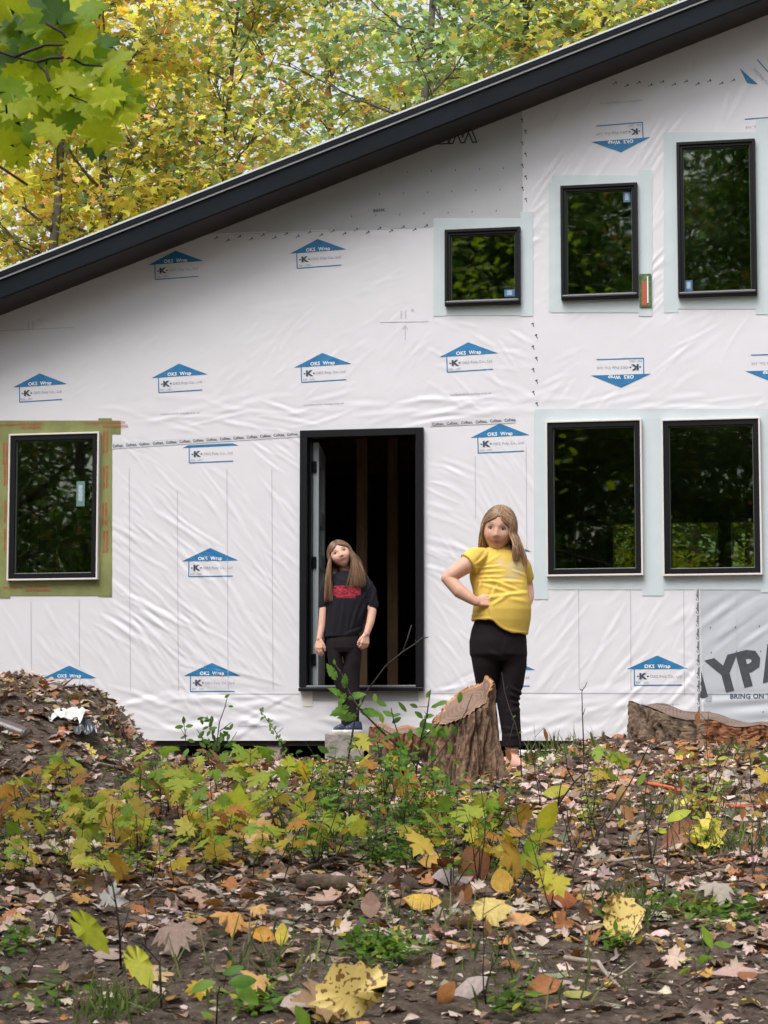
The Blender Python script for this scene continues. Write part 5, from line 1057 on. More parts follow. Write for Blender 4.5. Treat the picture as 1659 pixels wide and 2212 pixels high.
# ------------------------------------------------------------------ people
class Clay:
    """overlapping closed shapes that are fused into one continuous skin"""
    def __init__(s): s.v = []; s.f = []
    def _add(s, V, F): b = len(s.v); s.v += [tuple(p) for p in V]; s.f += [tuple(b + i for i in f) for f in F]
    def grid(s, rows):
        n = len(rows[0]); V = [p for r_ in rows for p in r_]; F = [(k * n + j, k * n + (j + 1) % n, (k + 1) * n + (j + 1) % n, (k + 1) * n + j) for k in range(len(rows) - 1) for j in range(n)]
        F += [tuple(range(n - 1, -1, -1)), tuple((len(rows) - 1) * n + j for j in range(n))]; s._add(V, F)
    def ball(s, c, rx, ry=None, rz=None, M=None, n=16):
        ry = rx if ry is None else ry; rz = rx if rz is None else rz; rows = []; c = Vector(c)
        for k in range(1, n):
            th = math.pi * k / n; row = []
            for j in range(2 * n):
                a = math.pi * j / n; p = Vector((rx * math.sin(th) * math.cos(a), ry * math.sin(th) * math.sin(a), -rz * math.cos(th)))
                if M: p = M @ p
                row.append(c + p)
            rows.append(row)
        s.grid(rows)
    def limb(s, pts, rad, n=18):
        pts = [Vector(p) for p in pts]
        for a, b, r0, r1 in zip(pts[:-1], pts[1:], rad[:-1], rad[1:]):
            t = (b - a).normalized(); u = t.orthogonal().normalized(); w_ = t.cross(u)
            s.grid([[p + (u * math.cos(2 * math.pi * j / n) + w_ * math.sin(2 * math.pi * j / n)) * r_ for j in range(n)] for p, r_ in ((a, r0), (a.lerp(b, .5), (r0 + r1) / 2), (b, r1))])
        for p, r_ in zip(pts, rad): s.ball(p, r_, n=9)
    def rings(s, data, n=40, pw=2.3):
        """data: (z, cx, cy, rx, ry, yaw)"""
        rows = []
        for z, cx, cy, rx, ry, yw in data:
            row = []
            for j in range(n):
                a = 2 * math.pi * j / n; c, sn = math.cos(a), math.sin(a); k = (abs(c) ** pw + abs(sn) ** pw) ** (-1 / pw)
                x, y = rx * c * k, ry * sn * k; row.append(Vector((cx + x * math.cos(yw) - y * math.sin(yw), cy + x * math.sin(yw) + y * math.cos(yw), z)))
            rows.append(row)
        s.grid(rows)
    def hand(s, wr, d, side, pn, L=.135, curl=(.35, .5, .4), spread=.12, thumb=.6):
        """wr wrist, d towards the fingers, side towards the thumb, pn out of the palm"""
        wr = Vector(wr); d = Vector(d).normalized(); side = Vector(side); side = (side - d * side.dot(d)).normalized(); pn = d.cross(side) if d.cross(side).dot(Vector(pn)) > 0 else side.cross(d)
        k = L / .135; pl = .066 * k
        for i, off in enumerate((.024, .009, -.007, -.022)):
            b = wr + d * pl * (1 - .05 * abs(i - 1)) + side * off * k; s.limb([wr + side * off * .45 * k, b], [.0125 * k, .0118 * k], 10)
            ln = (.058, .066, .061, .048)[i] * k; q_ = b; dd = (d + side * off * spread * 8).normalized(); pts = [b]; an = 0
            for f, c_ in zip((.45, .30, .25), curl):
                an += c_; e = (dd * math.cos(an) + pn * math.sin(an)).normalized(); q_ = q_ + e * ln * f; pts.append(q_)
            s.limb(pts, [.0098 * k, .0092 * k, .0086 * k, .0075 * k], 9)
        t0 = wr + d * .016 * k + side * .017 * k; t1 = t0 + (d * .8 + side * .55 + pn * .35).normalized() * .030 * k; t2 = t1 + (d * .9 + side * (.5 - thumb * .5) + pn * thumb).normalized() * .025 * k; t3 = t2 + (d * .9 + side * (.1 - thumb * .4) + pn * thumb).normalized() * .02 * k
        s.limb([t0, t1, t2, t3], [.014 * k, .012 * k, .0105 * k, .0085 * k], 9)
    def fuse(s, name, voxel, smooth=3):
        me = bpy.data.meshes.new(name); me.from_pydata(s.v, [], s.f); me.update(); o = bpy.data.objects.new(name, me); COL.objects.link(o)
        m = o.modifiers.new('r', 'REMESH'); m.mode = 'VOXEL'; m.voxel_size = voxel
        if smooth: q_ = o.modifiers.new('s', 'SMOOTH'); q_.factor = .5; q_.iterations = smooth
        dg = bpy.context.evaluated_depsgraph_get(); dg.update(); out = bpy.data.meshes.new_from_object(o.evaluated_get(dg)); bpy.data.objects.remove(o); bpy.data.meshes.remove(me)
        out.polygons.foreach_set('use_smooth', [True] * len(out.polygons)); return out
def verts(me): a = np.zeros(len(me.vertices) * 3, np.float32); me.vertices.foreach_get('co', a); return a.reshape(-1, 3)
def normals(me): a = np.zeros(len(me.vertices) * 3, np.float32); me.vertex_normals.foreach_get('vector', a); return a.reshape(-1, 3)
def setv(me, V): me.vertices.foreach_set('co', V.astype(np.float32).ravel()); me.update()
def setc(me, C):
    a = me.color_attributes.new('Col', 'FLOAT_COLOR', 'POINT'); c = np.ones((len(C), 4), np.float32); c[:, :3] = C; a.data.foreach_set('color', c.ravel())
def g2(x, z, x0, z0, sx, sz): return np.exp(-((x - x0) / sx) ** 2 - ((z - z0) / sz) ** 2)
class Head:
    def __init__(s, c, H, W, D, yaw, pitch, roll, eye=(.42, .02)):
        s.c = Vector(c); s.H, s.W, s.D = H, W, D; s.ex, s.ez = eye
        s.M = Matrix.Rotation(roll, 3, 'Y') @ Matrix.Rotation(yaw, 3, 'Z') @ Matrix.Rotation(pitch, 3, 'X')
    def shape(s, x, z):
        """front surface y for face position x (in W), z (in H)"""
        W, H, D = s.W, s.H, s.D
        zz = np.clip(z, -1, 1); r2 = np.clip(1 - (x * .96) ** 2 * .92 - zz ** 2 * .9, .0, 1); y = -D * r2 ** .42 * .97
        y = y + .007 * g2(np.abs(x), z, s.ex, s.ez, .24, .13)                       # eye sockets
        y = y - .0035 * g2(np.abs(x), z, .45, .20, .30, .07)                        # brow
        y = y - .0135 * np.exp(-(x / .16) ** 2) * np.exp(-((z + .27) / .10) ** 2) - .008 * np.exp(-(x / .13) ** 2) * np.exp(-((z + .10) / .14) ** 2) - .004 * g2(np.abs(x), z, .17, -.30, .10, .07)
        y = y - .005 * g2(x, z, 0, -.50, .34, .06) - .005 * g2(x, z, 0, -.60, .30, .06) + .003 * g2(x, z, 0, -.55, .36, .022)
        y = y - .006 * g2(x, z, 0, -.82, .32, .14) - .004 * g2(np.abs(x), z, .58, -.35, .26, .22)
        return y
    def mesh(s, clay):
        rows = []; n = 46; W, H, D = s.W, s.H, s.D
        for k in range(1, n):
            th = math.pi * k / n; z = -math.cos(th); row = []
            for j in range(84):
                a = 2 * math.pi * j / 84; x = math.sin(th) * math.cos(a); y = math.sin(th) * math.sin(a)
                jaw = 1 - .34 * max(0, -z - .15) ** 1.5 + .05 * math.exp(-((z + .3) / .3) ** 2)
                X = W * x * jaw; Z = H * z
                if y < 0:
                    yf = float(s.shape(np.array(x / max(math.sin(th), .25) * math.sin(th)), np.array(z))); blend = min(1, -y / max(math.sin(th), .05) * 2.2)
                    Y = (D * y) * (1 - blend) + yf * blend if math.sin(th) > .2 else D * y
                    if z < -.4: Y *= 1 - .25 * (-.4 - z)
                else: Y = D * y * (1 if z > -.2 else 1 - .45 * (-.2 - z))
                row.append(s.c + s.M @ Vector((X, Y, Z)))
            rows.append(row)
        clay.grid(rows)
        for sx in (-1, 1): clay.ball(s.c + s.M @ Vector((sx * W * 1.0, .012, -.08 * H)), .008, .016, .026, s.M, 8)
    def local(s, V): return (np.asarray(V) - np.array(s.c)) @ np.array(s.M)
    def at(s, x, z, off=0):
        y = float(s.shape(np.array(x), np.array(z))); jaw = 1 - .34 * max(0, -z - .15) ** 1.5 + .05 * math.exp(-((z + .3) / .3) ** 2)
        return s.c + s.M @ Vector((x * s.W * jaw, y - off, z * s.H))
    def colour(s, V, C, lip, brow, cheek, shade):
        l = s.local(V); x = l[:, 0] / s.W; z = l[:, 2] / s.H; fr = (l[:, 1] < -.03) & (np.abs(z) < 1.05) & (np.abs(x) < 1.1)
        def mix(w_, c): w_ = (np.clip(w_, 0, 1) * fr)[:, None]; C[:] = C * (1 - w_) + np.array(c) * w_
        mix(.45 * g2(np.abs(x), z, .55, -.32, .22, .18), cheek)
        mix(1.1 * g2(x, z, 0, -.55, .29, .075) ** .7, lip); mix(1.1 * g2(x, z, 0, -.55, .26, .016), np.array(lip) * .35)
        arch = .235 + .02 * np.cos((np.abs(x) - .45) * 5); mix(.85 * np.exp(-((z - arch) / .042) ** 2) * np.exp(-((np.abs(x) - .46) / .22) ** 6), brow)
        mix(.8 * g2(np.abs(x), z, .085, -.345, .045, .025), shade); mix(.35 * g2(np.abs(x), z, s.ex, s.ez + .02, .24, .10), shade)  # nostril and eye-socket shade painted into the skin colour
        return C
    def eyes(s, parent, iris, w_=.0125):
        for sx in (-1, 1):
            c = s.at(sx * s.ex, s.ez, -.0035); o = empty('eye'); o.parent = parent
            def disc(name, cx, cz, rx, rz, dy, m, n=20, half=0):
                me = bpy.data.meshes.new(name); pts = [s.M @ Vector((cx, -dy, cz))]
                for k in range(n): a = 2 * math.pi * k / n; zz = math.sin(a) * rz; zz = max(zz, -rz * .92); pts.append(s.M @ Vector((cx + math.cos(a) * rx, -dy + .0035 * (math.cos(a) ** 2), cz + zz)))
                me.from_pydata([c + p for p in pts], [], [(0, 1 + k, 1 + (k + 1) % n) for k in range(n)]); me.update(); link(name, me, m, o)
            disc('lash_line', 0, .0012, w_ * 1.2, w_ * .66, .0042, m_lash); disc('eyeball', 0, -.0003, w_, w_ * .50, .0052, m_white); disc('iris', 0, .0, w_ * .56, w_ * .52, .0062, iris)
            disc('eyelid', 0, w_ * .50, w_ * .95, w_ * .10, .0068, m_lash)
m_skin = mat('skin', rough=.5, attr=True, sss=.15, spec=.35, bump=.05, bscale=300)
m_white = mat('eye_white', (.24, .215, .205), .3); m_lash = mat('lashes', (.09, .05, .038), .6); m_iris = mat('dark_iris', (.022, .016, .013), .7, spec=.1)
m_hair = mat('hair', rough=.42, attr=True, spec=.35)
m_cloth = mat('knit_cloth', rough=.85, attr=True, spec=.15, bump=.25, bscale=350)
def strands(name, paths, radii, cols, parent, n=3):
    """every path (K,3); one mesh of thin tapering tubes"""
    P_ = np.array(paths); N, K, _ = P_.shape; t = np.gradient(P_, axis=1); t = unit(t); a = unit(np.cross(t, np.array([0.3, 1, .1]))); b = np.cross(t, a)
    tp = np.ones(K); tp[-1] = .25; tp[-2] = .7; tp[0] = .6; r_ = np.array(radii)[:, None] * tp[None]
    V = np.stack([P_ + (a * math.cos(2 * math.pi * j / n) + b * math.sin(2 * math.pi * j / n)) * r_[..., None] for j in range(n)], 2)   # N,K,n,3
    base = (np.arange(N) * K * n)[:, None, None]; k = np.arange(K - 1)[None, :, None] * n; j = np.arange(n)[None, None]
    F = np.stack([base + k + j, base + k + (j + 1) % n, base + k + n + (j + 1) % n, base + k + n + j], -1).reshape(-1, 4)
    C = np.repeat(np.array(cols)[:, None], K, 1); C = C if C.ndim == 3 else C
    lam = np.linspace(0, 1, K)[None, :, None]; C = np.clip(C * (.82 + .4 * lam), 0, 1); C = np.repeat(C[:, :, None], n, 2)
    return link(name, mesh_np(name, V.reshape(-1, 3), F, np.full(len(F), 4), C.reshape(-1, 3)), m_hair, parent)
def hair(head, parent, N, seed, azr, ends, pal, part=0.0, k0=1.25):
    """azr: widest opening of the face (radians) each side; ends(side, az, u) -> end point in person space and sideways bow"""
    rs = np.random.RandomState(seed); r = random.Random(seed); W, H, D = head.W * k0, head.H * 1.07, head.D * 1.10; paths = []; rad = []; cols = []
    for i in range(N):
        sd = -1 if r.random() < .5 else 1; af = azr[0] if sd < 0 else azr[1]; u = r.random(); az = af + (math.pi - af) * u ** 1.15
        az += r.uniform(-.04, .04); lay = r.uniform(-.5, 1) * .0045; root_az = .08 + (az - .08) * .35 * u; th0 = r.uniform(.02, .95) * (1 - .6 * u)
        pts = []
        for t in np.linspace(0, 1, 8):
            th = th0 + (1.62 - th0) * t; e = t * t * (3 - 2 * t); a_ = (root_az + (az - root_az) * min(1, e * 1.35)) * sd; rr = 1 + lay / W
            p = Vector((math.sin(a_) * math.sin(th) * W * rr + part * (1 - t), -math.cos(a_) * math.sin(th) * D * rr + .004, math.cos(th) * H * rr - .004)); pts.append(head.c + head.M @ p)
        a = pts[-1]; e_, bow = ends(sd, az, u, r)
        for t in (.14, .3, .48, .66, .84, 1.0):
            p = a.lerp(e_, t) + bow * math.sin(t * math.pi) + Vector((r.gauss(0, .0012), r.gauss(0, .0012), 0)); pts.append(p)
        paths.append([tuple(p) for p in pts]); rad.append(r.uniform(.0011, .0024)); cols.append(np.array(r.choice(pal)) * r.uniform(.7, 1.25))
    return strands('hair', paths, rad, cols, parent)
def scalp(head, parent, col):
    c = Clay(); c.ball(head.c + head.M @ Vector((0, .004, .006)), head.W * 1.13, head.D * 1.10, head.H * 1.03, head.M, 20); me = c.fuse('hair', .006, 1); V = verts(me); l = head.local(V)
    bad = (l[:, 1] < -.35 * head.D) & (l[:, 2] < .56 * head.H + .25 * np.abs(l[:, 0]) * 0 - 2.2 * np.maximum(np.abs(l[:, 0]) - .6 * head.W, 0)); V2 = V.copy(); V2[bad] = np.array(head.c) + (V[bad] - np.array(head.c)) * .70; setv(me, V2); setc(me, np.tile(np.array(col), (len(V), 1))); o = link('hair', me, m_hair, parent); return o
def wave_folds(me, fn):
    V = verts(me); N = normals(me); d = fn(V[:, 0], V[:, 1], V[:, 2]); setv(me, V + N * d[:, None])
def crease(x, z, x0, z0, ang, L, sg, amp):
    c, s = math.cos(ang), math.sin(ang); a = (x - x0) * c + (z - z0) * s; b = -(x - x0) * s + (z - z0) * c; t = np.clip(1 - (2 * a / L) ** 2, 0, 1)
    return amp * t * (np.exp(-(b / sg) ** 2) - .6 * np.exp(-((b - 1.8 * sg) / sg) ** 2))
def shoe(parent, c, dirv, L, col_u, col_s, name='shoe'):
    d = Vector((dirv[0], dirv[1], 0)).normalized(); ya = math.atan2(d.y, d.x); o = empty(name); o.parent = parent; c = Vector(c)
    def loft(data, nm, m, n=22):
        V = []; F = []
        for z, sc, fw, bk, wd in data:
            for j in range(n):
                a = 2 * math.pi * j / n; x = math.cos(a) * (fw if math.cos(a) > 0 else bk); y = math.sin(a) * wd * (1 - .18 * (math.cos(a) - .2) ** 2 * (math.cos(a) < 0)); p = Matrix.Rotation(ya, 3, 'Z') @ Vector((x, y, 0)); V.append((c.x + p.x, c.y + p.y, c.z + z))
        K = len(data); F = [(k * n + j, k * n + (j + 1) % n, (k + 1) * n + (j + 1) % n, (k + 1) * n + j) for k in range(K - 1) for j in range(n)] + [tuple(range(n - 1, -1, -1)), tuple((K - 1) * n + j for j in range(n))]
        me = bpy.data.meshes.new(nm); me.from_pydata(V, [], F); me.polygons.foreach_set('use_smooth', [True] * len(F)); me.update(); link(nm, me, m, o)
    f = L * .62; b = L * .38; w_ = L * .19
    loft([(0, 1, f, b, w_), (.006, 1, f * 1.02, b * 1.02, w_ * 1.05), (.024, 1, f * 1.01, b * 1.0, w_ * 1.03), (.026, 1, f * .97, b * .97, w_ * .98)], 'sole', col_s)
    loft([(.02, 1, f * .96, b * .96, w_ * .96), (.045, 1, f * .88, b * .94, w_ * .92), (.062, 1, f * .62, b * .92, w_ * .78), (.075, 1, f * .30, b * .9, w_ * .62), (.09, 1, f * .18, b * .86, w_ * .55)], 'upper', col_u)
    mb = MB(); R3 = Matrix.Rotation(ya, 4, 'Z')
    for k in range(4):
        t = .2 + k * .15; q_ = [R3 @ Vector((f * t, y, .072 - .03 * (t - .15) - abs(y) * .25)) + c for y in (-w_ * .45, 0, w_ * .45)]; mb.tube(q_, .0028, 5)
    mb.build('lace', m_trim, o)
    return o
# -------- the younger girl in yellow
D1 = 11.9; O1 = P(1085, 1632, D1); O1.z = min(O1.z, ghs(O1.x, O1.y) + .004)
p1 = empty('person', O1, label='girl in a yellow T-shirt and black trousers standing with hands on hips', cat='person')
def A(x, y, dy=0.0): q_ = P(x, y, D1) - O1; return Vector((q_.x * (1 + dy / D1), dy, q_.z * (1 + dy / D1) + O1.z * dy / D1))
HD = Head(A(1077, 1143, -.02), .117, .073, .088, math.radians(-10), math.radians(6), math.radians(6), (.40, .03))
c = Clay(); HD.mesh(c); c.limb([A(1079, 1168, .0), A(1081, 1200, .01)], [.046, .050])
c.rings([(A(0, 1345).z, A(1080, 1400).x, 0, .10, .09, 0), (A(0, 1300).z, A(1085, 1400).x, -.01, .10, .09, 0), (A(0, 1240).z, A(1078, 1400).x, 0, .10, .07, 0), (A(0, 1205).z, A(1077, 1400).x, 0, .08, .05, 0)])
S1 = A(1030, 1205, -.05); E1 = A(965, 1249, -.09); W1 = A(1026, 1301, -.135); HJ = A(1040, 1299, -.135)
c.limb([S1, A(1003, 1222, -.08), A(976, 1240, -.09), E1], [.050, .045, .038, .034]); c.limb([E1, A(990, 1277, -.115), A(1012, 1292, -.13), W1], [.034, .036, .028, .022])
c.hand(W1, (1, .10, .12), (.2, .3, 1), (.15, 1, -.1), .128, (.75, 1.1, .8), .04, .25)
S2 = A(1118, 1208, .07); E2 = A(1141, 1268, .12); W2 = A(1138, 1308, .02)
c.limb([S2, A(1132, 1238, .10), E2], [.046, .040, .034]); c.limb([E2, A(1142, 1290, .07), W2], [.034, .032, .024]); c.hand(W2, (-.7, -.6, -.3), (0, -.2, 1), (-.6, .6, 0), .115, (.5, .7, .5))
c.rings([(0.06, A(1066, 1400).x, .07, .03, .035, 0), (.35, A(1056, 1400).x, .045, .035, .04, 0), (.62, A(1052, 1400).x, .0, .055, .065, 0), (.72, A(1066, 1400).x, 0, .07, .07, 0)]); c.rings([(0.05, A(1105, 1400).x, .0, .030, .035, 0), (.35, A(1098, 1400).x, 0, .035, .04, 0), (.62, A(1103, 1400).x, .0, .055, .065, 0), (.72, A(1092, 1400).x, 0, .07, .07, 0)])
c.ball(A(1107, 1619, -.0), .03, .045, .022); c.ball(A(1066, 1619, .07), .03, .045, .022)
me = c.fuse('body', .0034, 2); V = verts(me); C = np.tile(np.array((.60, .345, .255)), (len(V), 1)) * (1 + .05 * fbm(V[:, 0] * 20, V[:, 2] * 20, 2))[:, None]
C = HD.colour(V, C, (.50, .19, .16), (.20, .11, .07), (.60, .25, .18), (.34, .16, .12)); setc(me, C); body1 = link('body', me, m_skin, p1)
HD.eyes(p1, m_iris, .0142)
# T-shirt
c = Clay()
def RG(y, x0, x1, ry, cy=0.0, yw=0.0): a = A(x0, y); b = A(x1, y); return (a.z, (a.x + b.x) / 2, cy, (b.x - a.x) / 2, ry, yw)
c.rings([RG(1374, 1034, 1139, .125, -.01), RG(1358, 1024, 1143, .13, -.01), RG(1340, 1018, 1146, .135, -.015), RG(1318, 1020, 1147, .135, -.02), RG(1298, 1024, 1145, .13, -.02), RG(1275, 1021, 1141, .12, -.01), RG(1250, 1014, 1138, .11), RG(1228, 1014, 1134, .10), RG(1208, 1020, 1129, .085), RG(1196, 1032, 1120, .070), RG(1188, 1044, 1108, .058), RG(1181, 1054, 1100, .050)], 48, 2.15)
c.limb([A(1040, 1203, -.03), A(1025, 1206, -.06), A(1011, 1218, -.075)], [.050, .058, .060]); c.limb([A(1114, 1206, .04), A(1130, 1226, .08), A(1137, 1246, .10)], [.050, .048, .045])
me = c.fuse('t_shirt', .0042, 5); V = verts(me); X = V[:, 0]; Z = V[:, 2]
hz = np.interp(X, [A(x, 1400).x for x in (1010, 1056, 1064, 1075, 1088, 1101, 1120, 1150)], [A(0, y).z for y in (1342, 1341, 1345, 1355, 1364, 1368.5, 1370.5, 1371.5)]); V[:, 2] = np.maximum(Z, hz + .002 * np.sin(X * 90)); 
# trim the sleeve's open end square to the arm
n_s = np.array(A(1008, 1222, -.078) - A(1036, 1203, -.05)); n_s /= np.linalg.norm(n_s); e0 = np.array(A(1010.5, 1219, -.077)); dd = (V - e0) @ n_s; k_ = (dd > 0) & (V[:, 0] < A(1032, 1400).x) & (V[:, 2] > A(0, 1246).z) & (V[:, 1] < -.02); V[k_] -= dd[k_][:, None] * n_s * .92
setv(me, V)
F1 = [(1050, 1228, .1, .16, .006, .0045), (1058, 1238, .05, .16, .006, .004), (1052, 1250, .0, .18, .007, .005), (1070, 1260, -.05, .22, .008, .006), (1088, 1268, -.35, .20, .008, .006), (1070, 1276, -.3, .20, .008, .005), (1100, 1258, -.1, .16, .007, .004), (1040, 1262, 1.2, .14, .007, .005), (1034, 1275, 1.5, .12, .007, .005), (1090, 1290, .15, .26, .010, .008), (1078, 1300, .55, .12, .009, .006), (1062, 1288, 1.1, .14, .008, .006),
      (1056, 1312, 1.5, .10, .006, .006), (1048, 1200, .9, .12, .007, .004), (1040, 1212, .7, .12, .006, .004), (1062, 1212, .6, .12, .007, .003), (1115, 1300, -.2, .12, .01, .003), (1120, 1240, -.3, .1, .007, .003), (1030, 1330, .1, .10, .008, .003), (1059, 1330, 1.5, .08, .006, .005)]
F1 = [(A(a, 1400).x, A(0, b).z) + tuple(r_) for a, b, *r_ in F1]
def folds1(x, y, z):
    d = .0018 * fbm(x * 14, z * 14 + y * 9, 2)
    for f in F1: d = d + crease(x, z, *f) * (y < .03)
    hzv = np.interp(x, [A(q_, 1400).x for q_ in (1010, 1056, 1064, 1075, 1088, 1101, 1120, 1150)], [A(0, q_).z for q_ in (1342, 1341, 1345, 1355, 1364, 1368.5, 1370.5, 1371.5)]); return d + .0025 * np.exp(-((z - hzv - .007) / .004) ** 2)
wave_folds(me, folds1); V = verts(me); C = np.tile(np.array((.66, .46, .10)), (len(V), 1)) * (1 + .04 * fbm(V[:, 0] * 30, V[:, 2] * 30, 2))[:, None]
l = [A(1112, 1230).x, A(1112, 1230).z]; w_ = np.clip((g2(V[:, 0], V[:, 2], l[0], l[1], .055, .035) - .25) * 2.2, 0, 1) * (.55 + .9 * fbm(V[:, 0] * 45, V[:, 2] * 60, 2)) * (V[:, 1] < 0); l2 = [A(1102, 1250), A(1079, 1218)]
w_ = w_ + .8 * g2(V[:, 0], V[:, 2], l2[0].x, l2[0].z, .03, .010) * (V[:, 1] < 0) + .7 * g2(V[:, 0], V[:, 2], l2[1].x, l2[1].z, .016, .016) * (V[:, 1] < 0)
w_ = np.clip(w_, 0, .8)[:, None]; C = C * (1 - w_) + np.array((.50, .47, .42)) * w_; setc(me, C); link('t_shirt', me, m_cloth, p1)
# trousers
c = Clay()
c.rings([RG(1428, 1026, 1134, .095), RG(1415, 1015, 1139.5, .12), RG(1385, 1013.5, 1138, .125), RG(1360, 1018, 1135, .12), RG(1338, 1026, 1130, .11)])
def LG(y, x0, x1, ry, cy): return RG(y, x0, x1, ry, cy)
c.rings([LG(1614, 1083, 1127, .056, .0), LG(1585, 1084, 1126, .055, 0), LG(1545, 1078, 1124, .058, 0), LG(1512, 1072, 1121, .062, 0), LG(1480, 1077, 1131, .072, 0), LG(1440, 1080, 1138, .085, 0), LG(1400, 1074, 1139, .10, 0)], 36, 2.1)
c.rings([LG(1613, 1050, 1082, .05, .07), LG(1560, 1043, 1077, .055, .06), LG(1520, 1036, 1072, .06, .05), LG(1480, 1029, 1074, .07, .02), LG(1440, 1021, 1079, .085, .0), LG(1400, 1015, 1086, .10, 0)], 36, 2.1)
me = c.fuse('trousers', .005, 3); FT = [(1120, 1496, -.5, .12, .008, .006), (1118, 1508, -.4, .12, .008, .006), (1116, 1520, -.2, .10, .008, .005), (1112, 1535, .2, .12, .01, .004), (1050, 1500, .3, .1, .01, .004), (1104, 1590, .1, .1, .008, .004), (1100, 1575, -.2, .1, .008, .003), (1075, 1420, -.5, .16, .01, .003), (1100, 1430, .5, .16, .01, .003), (1088, 1400, 1.4, .14, .01, .003)]
FT = [(A(a, 1400).x, A(0, b).z) + tuple(r_) for a, b, *r_ in FT]; wave_folds(me, lambda x, y, z: .003 * fbm(x * 10, z * 10, 2) + sum(crease(x, z, *f) for f in FT)); V = verts(me); setc(me, np.tile(np.array((.013, .010, .0125)), (len(V), 1))); link('trousers', me, m_cloth, p1)
m_pk = mat('pinkish_shoe', (.55, .30, .24), .6); m_ws = mat('white_sole', (.62, .60, .56), .6); m_navy = mat('navy_canvas', (.02, .03, .07), .7)
shoe(p1, (A(1108, 1400).x, -.03, 0), (.5, -1), .20, m_pk, m_ws); shoe(p1, (A(1066, 1400).x, .06, .0), (-.3, -1), .20, m_pk, m_ws)
PALH1 = [(.34, .20, .12), (.26, .15, .085), (.44, .28, .17), (.54, .38, .25), (.20, .115, .065)]
def ends1(sd, az, u, r):
    if sd < 0:
        e = A(1034 + 16 * r.random(), 1178 + r.uniform(-4, 16) * (.3 + u), .0 + .08 * u); return e, Vector((-.002, 0, 0))
    if az < 1.5: return A(1109 + 13 * (az - .8) + r.gauss(0, 2.2), 1213 - r.random() * 16, -.095 + .05 * (az - .8)), Vector((.008, -.012, 0))
    e = A(1121 + r.gauss(0, 2.5), 1208 + r.uniform(-14, 8), -.05 + .07 * u)
    if r.random() < .10: e = A(1134 + r.uniform(-4, 6), 1222 + r.uniform(-10, 5), -.04)
    return e, Vector((.006, -.004, 0))
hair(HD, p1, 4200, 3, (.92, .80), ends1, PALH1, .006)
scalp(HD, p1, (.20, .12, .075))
# -------- the older girl in the doorway
D2 = 18.0; O2 = P(755, 1585, D2)
STEP_T = P(744, 1584, D2); bm_o.location = STEP_T; bm_o.scale = (D2 / 17.55, 1, 1); O2.z = STEP_T.z
p2 = empty('person', O2, label='girl in a black T-shirt and leggings standing on the block in the doorway', cat='person')
def A(x, y, dy=0.0): q_ = P(x, y, D2) - O2; return Vector((q_.x, dy, q_.z))
H2 = Head(A(734.5, 1198, -.02), .109, .078, .088, math.radians(4), math.radians(-8), math.radians(-22), (.42, .03))
c = Clay(); H2.mesh(c); c.limb([A(741, 1214, .01), A(748, 1240, .02)], [.045, .047])
c.rings([(A(0, 1380).z, A(742, 1400).x, 0, .09, .07, 0), (A(0, 1320).z, A(745, 1400).x, 0, .10, .07, 0), (A(0, 1265).z, A(748, 1400).x, 0, .10, .06, 0), (A(0, 1247).z, A(748, 1400).x, 0, .08, .045, 0)])
c.limb([A(785, 1254, .01), A(796, 1285, .0), A(804, 1322, -.03), A(800, 1345, -.05), A(792, 1370, -.07)], [.045, .039, .034, .031, .024]); c.hand(A(791, 1371, -.07), (-.12, -.1, -1), (-.9, -.5, 0), (.3, .6, 0), .150, (.45, .7, .6), .05, .4)
c.limb([A(710, 1258, .0), A(702, 1290, .0), A(698, 1328, -.02), A(696, 1352, -.03), A(690.5, 1380, -.05)], [.042, .036, .032, .029, .023]); c.hand(A(690, 1381, -.05), (-.08, -.1, -1), (.8, -.6, 0), (.4, .5, 0), .145, (.3, .45, .4), .05, .4)
c.rings([(A(0, 1568).z, A(748, 1400).x, .02, .028, .03, 0), (A(0, 1490).z, A(739, 1400).x, .01, .035, .04, 0), (A(0, 1410).z, A(727, 1400).x, 0, .05, .06, 0), (A(0, 1370).z, A(735, 1400).x, 0, .06, .06, 0)]); c.rings([(A(0, 1568).z, A(764, 1400).x, 0.01, .028, .03, 0), (A(0, 1480).z, A(760, 1400).x, 0, .035, .04, 0), (A(0, 1410).z, A(759, 1400).x, 0, .05, .06, 0), (A(0, 1370).z, A(752, 1400).x, 0, .06, .06, 0)])
c.ball(A(747, 1575, .02), .028, .035, .02); c.ball(A(765, 1575, 0), .028, .035, .02)
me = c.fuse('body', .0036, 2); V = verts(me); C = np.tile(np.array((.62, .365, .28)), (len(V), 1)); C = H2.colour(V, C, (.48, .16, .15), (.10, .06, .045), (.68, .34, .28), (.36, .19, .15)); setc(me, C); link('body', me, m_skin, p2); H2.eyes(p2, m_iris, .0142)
c = Clay()
c.rings([RG(1376, 699, 780, .10), RG(1355, 700, 784, .105), RG(1325, 702, 792, .11), RG(1300, 702, 797, .11), RG(1275, 700, 797, .105), RG(1256, 701, 795, .09), RG(1246, 708, 789, .075), RG(1239, 722, 776, .062), RG(1234, 734, 764, .055)], 44, 2.3)
c.limb([A(782, 1254, .0), A(796, 1276, .0), A(804, 1308, -.01)], [.058, .060, .050]); c.limb([A(713, 1258, .0), A(704, 1280, .0), A(699, 1308, -.01)], [.056, .052, .040])
me = c.fuse('t_shirt', .0045, 5); V = verts(me); hz = np.interp(V[:, 0], [A(698, 1400).x, A(745, 1400).x, A(765, 1400).x, A(785, 1400).x], [A(0, 1376).z, A(0, 1375).z, A(0, 1372).z, A(0, 1362).z]); k_ = (V[:, 0] > A(697, 1400).x) & (V[:, 0] < A(790, 1400).x) & (V[:, 2] < A(0, 1340).z); V[k_, 2] = np.maximum(V[k_, 2], hz[k_])
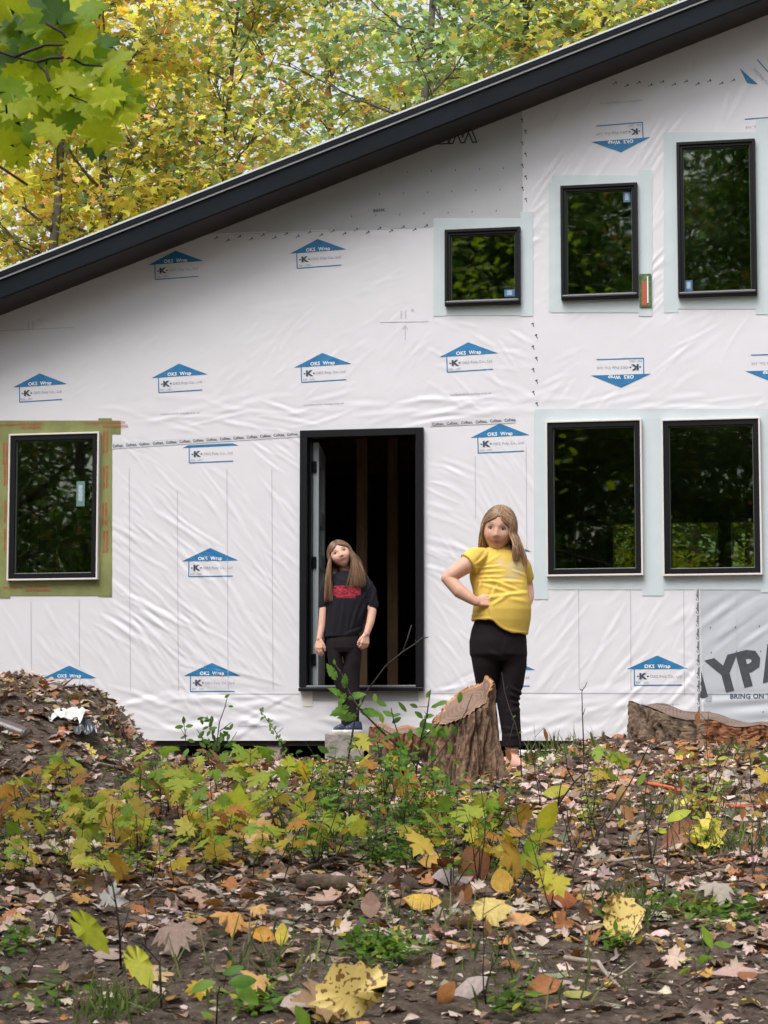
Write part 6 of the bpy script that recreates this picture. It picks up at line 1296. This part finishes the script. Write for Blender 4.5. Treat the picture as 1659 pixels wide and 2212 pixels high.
for side_, cut in ((1, 1314), (-1, 1315)):
    k_ = ((V[:, 0] > A(793, 1400).x) if side_ > 0 else (V[:, 0] < A(708, 1400).x)) & (V[:, 2] < A(0, cut).z) & (V[:, 2] > A(0, 1334).z); V[k_, 2] = A(0, cut).z
setv(me, V); FS = [(740, 1330, 1.45, .3, .012, .006), (722, 1345, 1.5, .3, .012, .006), (765, 1340, 1.3, .3, .012, .006), (785, 1320, 1.2, .2, .012, .007), (752, 1358, 1.5, .2, .012, .005), (712, 1310, 1.4, .3, .012, .006), (795, 1275, 1.1, .2, .01, .006), (806, 1290, 1.3, .2, .01, .005), (730, 1250, -.4, .15, .01, .004), (768, 1252, .4, .15, .01, .004), (770, 1362, .4, .2, .01, .005)]
FS = [(A(a, 1400).x, A(0, b).z) + tuple(r_) for a, b, *r_ in FS]; wave_folds(me, lambda x, y, z: .003 * fbm(x * 9, z * 7, 2) + sum(crease(x, z, *f) for f in FS) * (y < .04))
V = verts(me); C = np.tile(np.array((.013, .0125, .018)), (len(V), 1)); x0, x1 = A(716.5, 1400).x, A(779, 1400).x; zt, zm, zb = A(0, 1267).z, A(0, 1288).z, A(0, 1293.5).z; ed = .004 * fbm(V[:, 0] * 60, V[:, 2] * 60, 2)
inr = (V[:, 1] < -.02) & (((V[:, 2] < zt + ed) & (V[:, 2] > zm) & (V[:, 0] > x0 + ed) & (V[:, 0] < x1 + ed)) | ((V[:, 2] <= zm) & (V[:, 2] > zb + ed) & (V[:, 0] > x0 + .035) & (V[:, 0] < x1 - .04)))
gr = .75 + 1.1 * fbm(V[:, 0] * 55, V[:, 2] * 120, 2); C[inr] = np.array((.34, .035, .055)) * gr[inr][:, None]; C = np.clip(C, .008, 1); setc(me, C); link('t_shirt', me, m_cloth, p2)
c = Clay(); c.rings([RG(1410, 707, 778, .085), RG(1400, 704, 781, .10), RG(1385, 704, 780, .10), RG(1368, 710, 776, .09)])
c.rings([RG(1570, 751, 776, .046, .01), RG(1545, 751, 776, .05, .0), RG(1520, 750, 777, .056, .0), RG(1480, 744, 777, .062), RG(1450, 739, 778, .07, .0), RG(1430, 744, 780, .08), RG(1400, 741, 781, .085)], 30, 2.1)
c.rings([RG(1570, 737, 761, .046, .02), RG(1530, 738, 763, .052, .01), RG(1490, 727, 755, .062, .0), RG(1450, 714, 744, .07), RG(1420, 707, 741, .085), RG(1400, 705, 743, .085)], 30, 2.1)
me = c.fuse('leggings', .005, 3); wave_folds(me, lambda x, y, z: .0025 * fbm(x * 12, z * 12, 2)); V = verts(me); setc(me, np.tile(np.array((.015, .011, .013)), (len(V), 1))); link('leggings', me, m_cloth, p2)
shoe(p2, (A(768, 1400).x, -.02, 0), (-.75, -1), .225, m_navy, m_ws); shoe(p2, (A(748, 1400).x, .03, 0), (-.9, -.8), .225, m_navy, m_ws)
PALH2 = [(.12, .065, .04), (.09, .05, .032), (.20, .12, .07), (.28, .17, .095), (.15, .085, .05)]
def ends2(sd, az, u, r):
    if sd < 0: e = A(701 + 19 * r.random() ** 1.2, 1302 - r.uniform(0, 34) * (.4 + u), -.10 + .06 * u); return e, Vector((-.008 + .012 * r.random(), -.025, 0))
    e = A(768 + r.gauss(0, 8) + 3 * u, 1272 - r.uniform(0, 26) * (.3 + u), -.115 + .08 * u)
    if r.random() < .25: e = A(778 + r.uniform(-4, 10), 1242 + r.uniform(-8, 12), -.03)
    return e, Vector((.022, -.02, 0))
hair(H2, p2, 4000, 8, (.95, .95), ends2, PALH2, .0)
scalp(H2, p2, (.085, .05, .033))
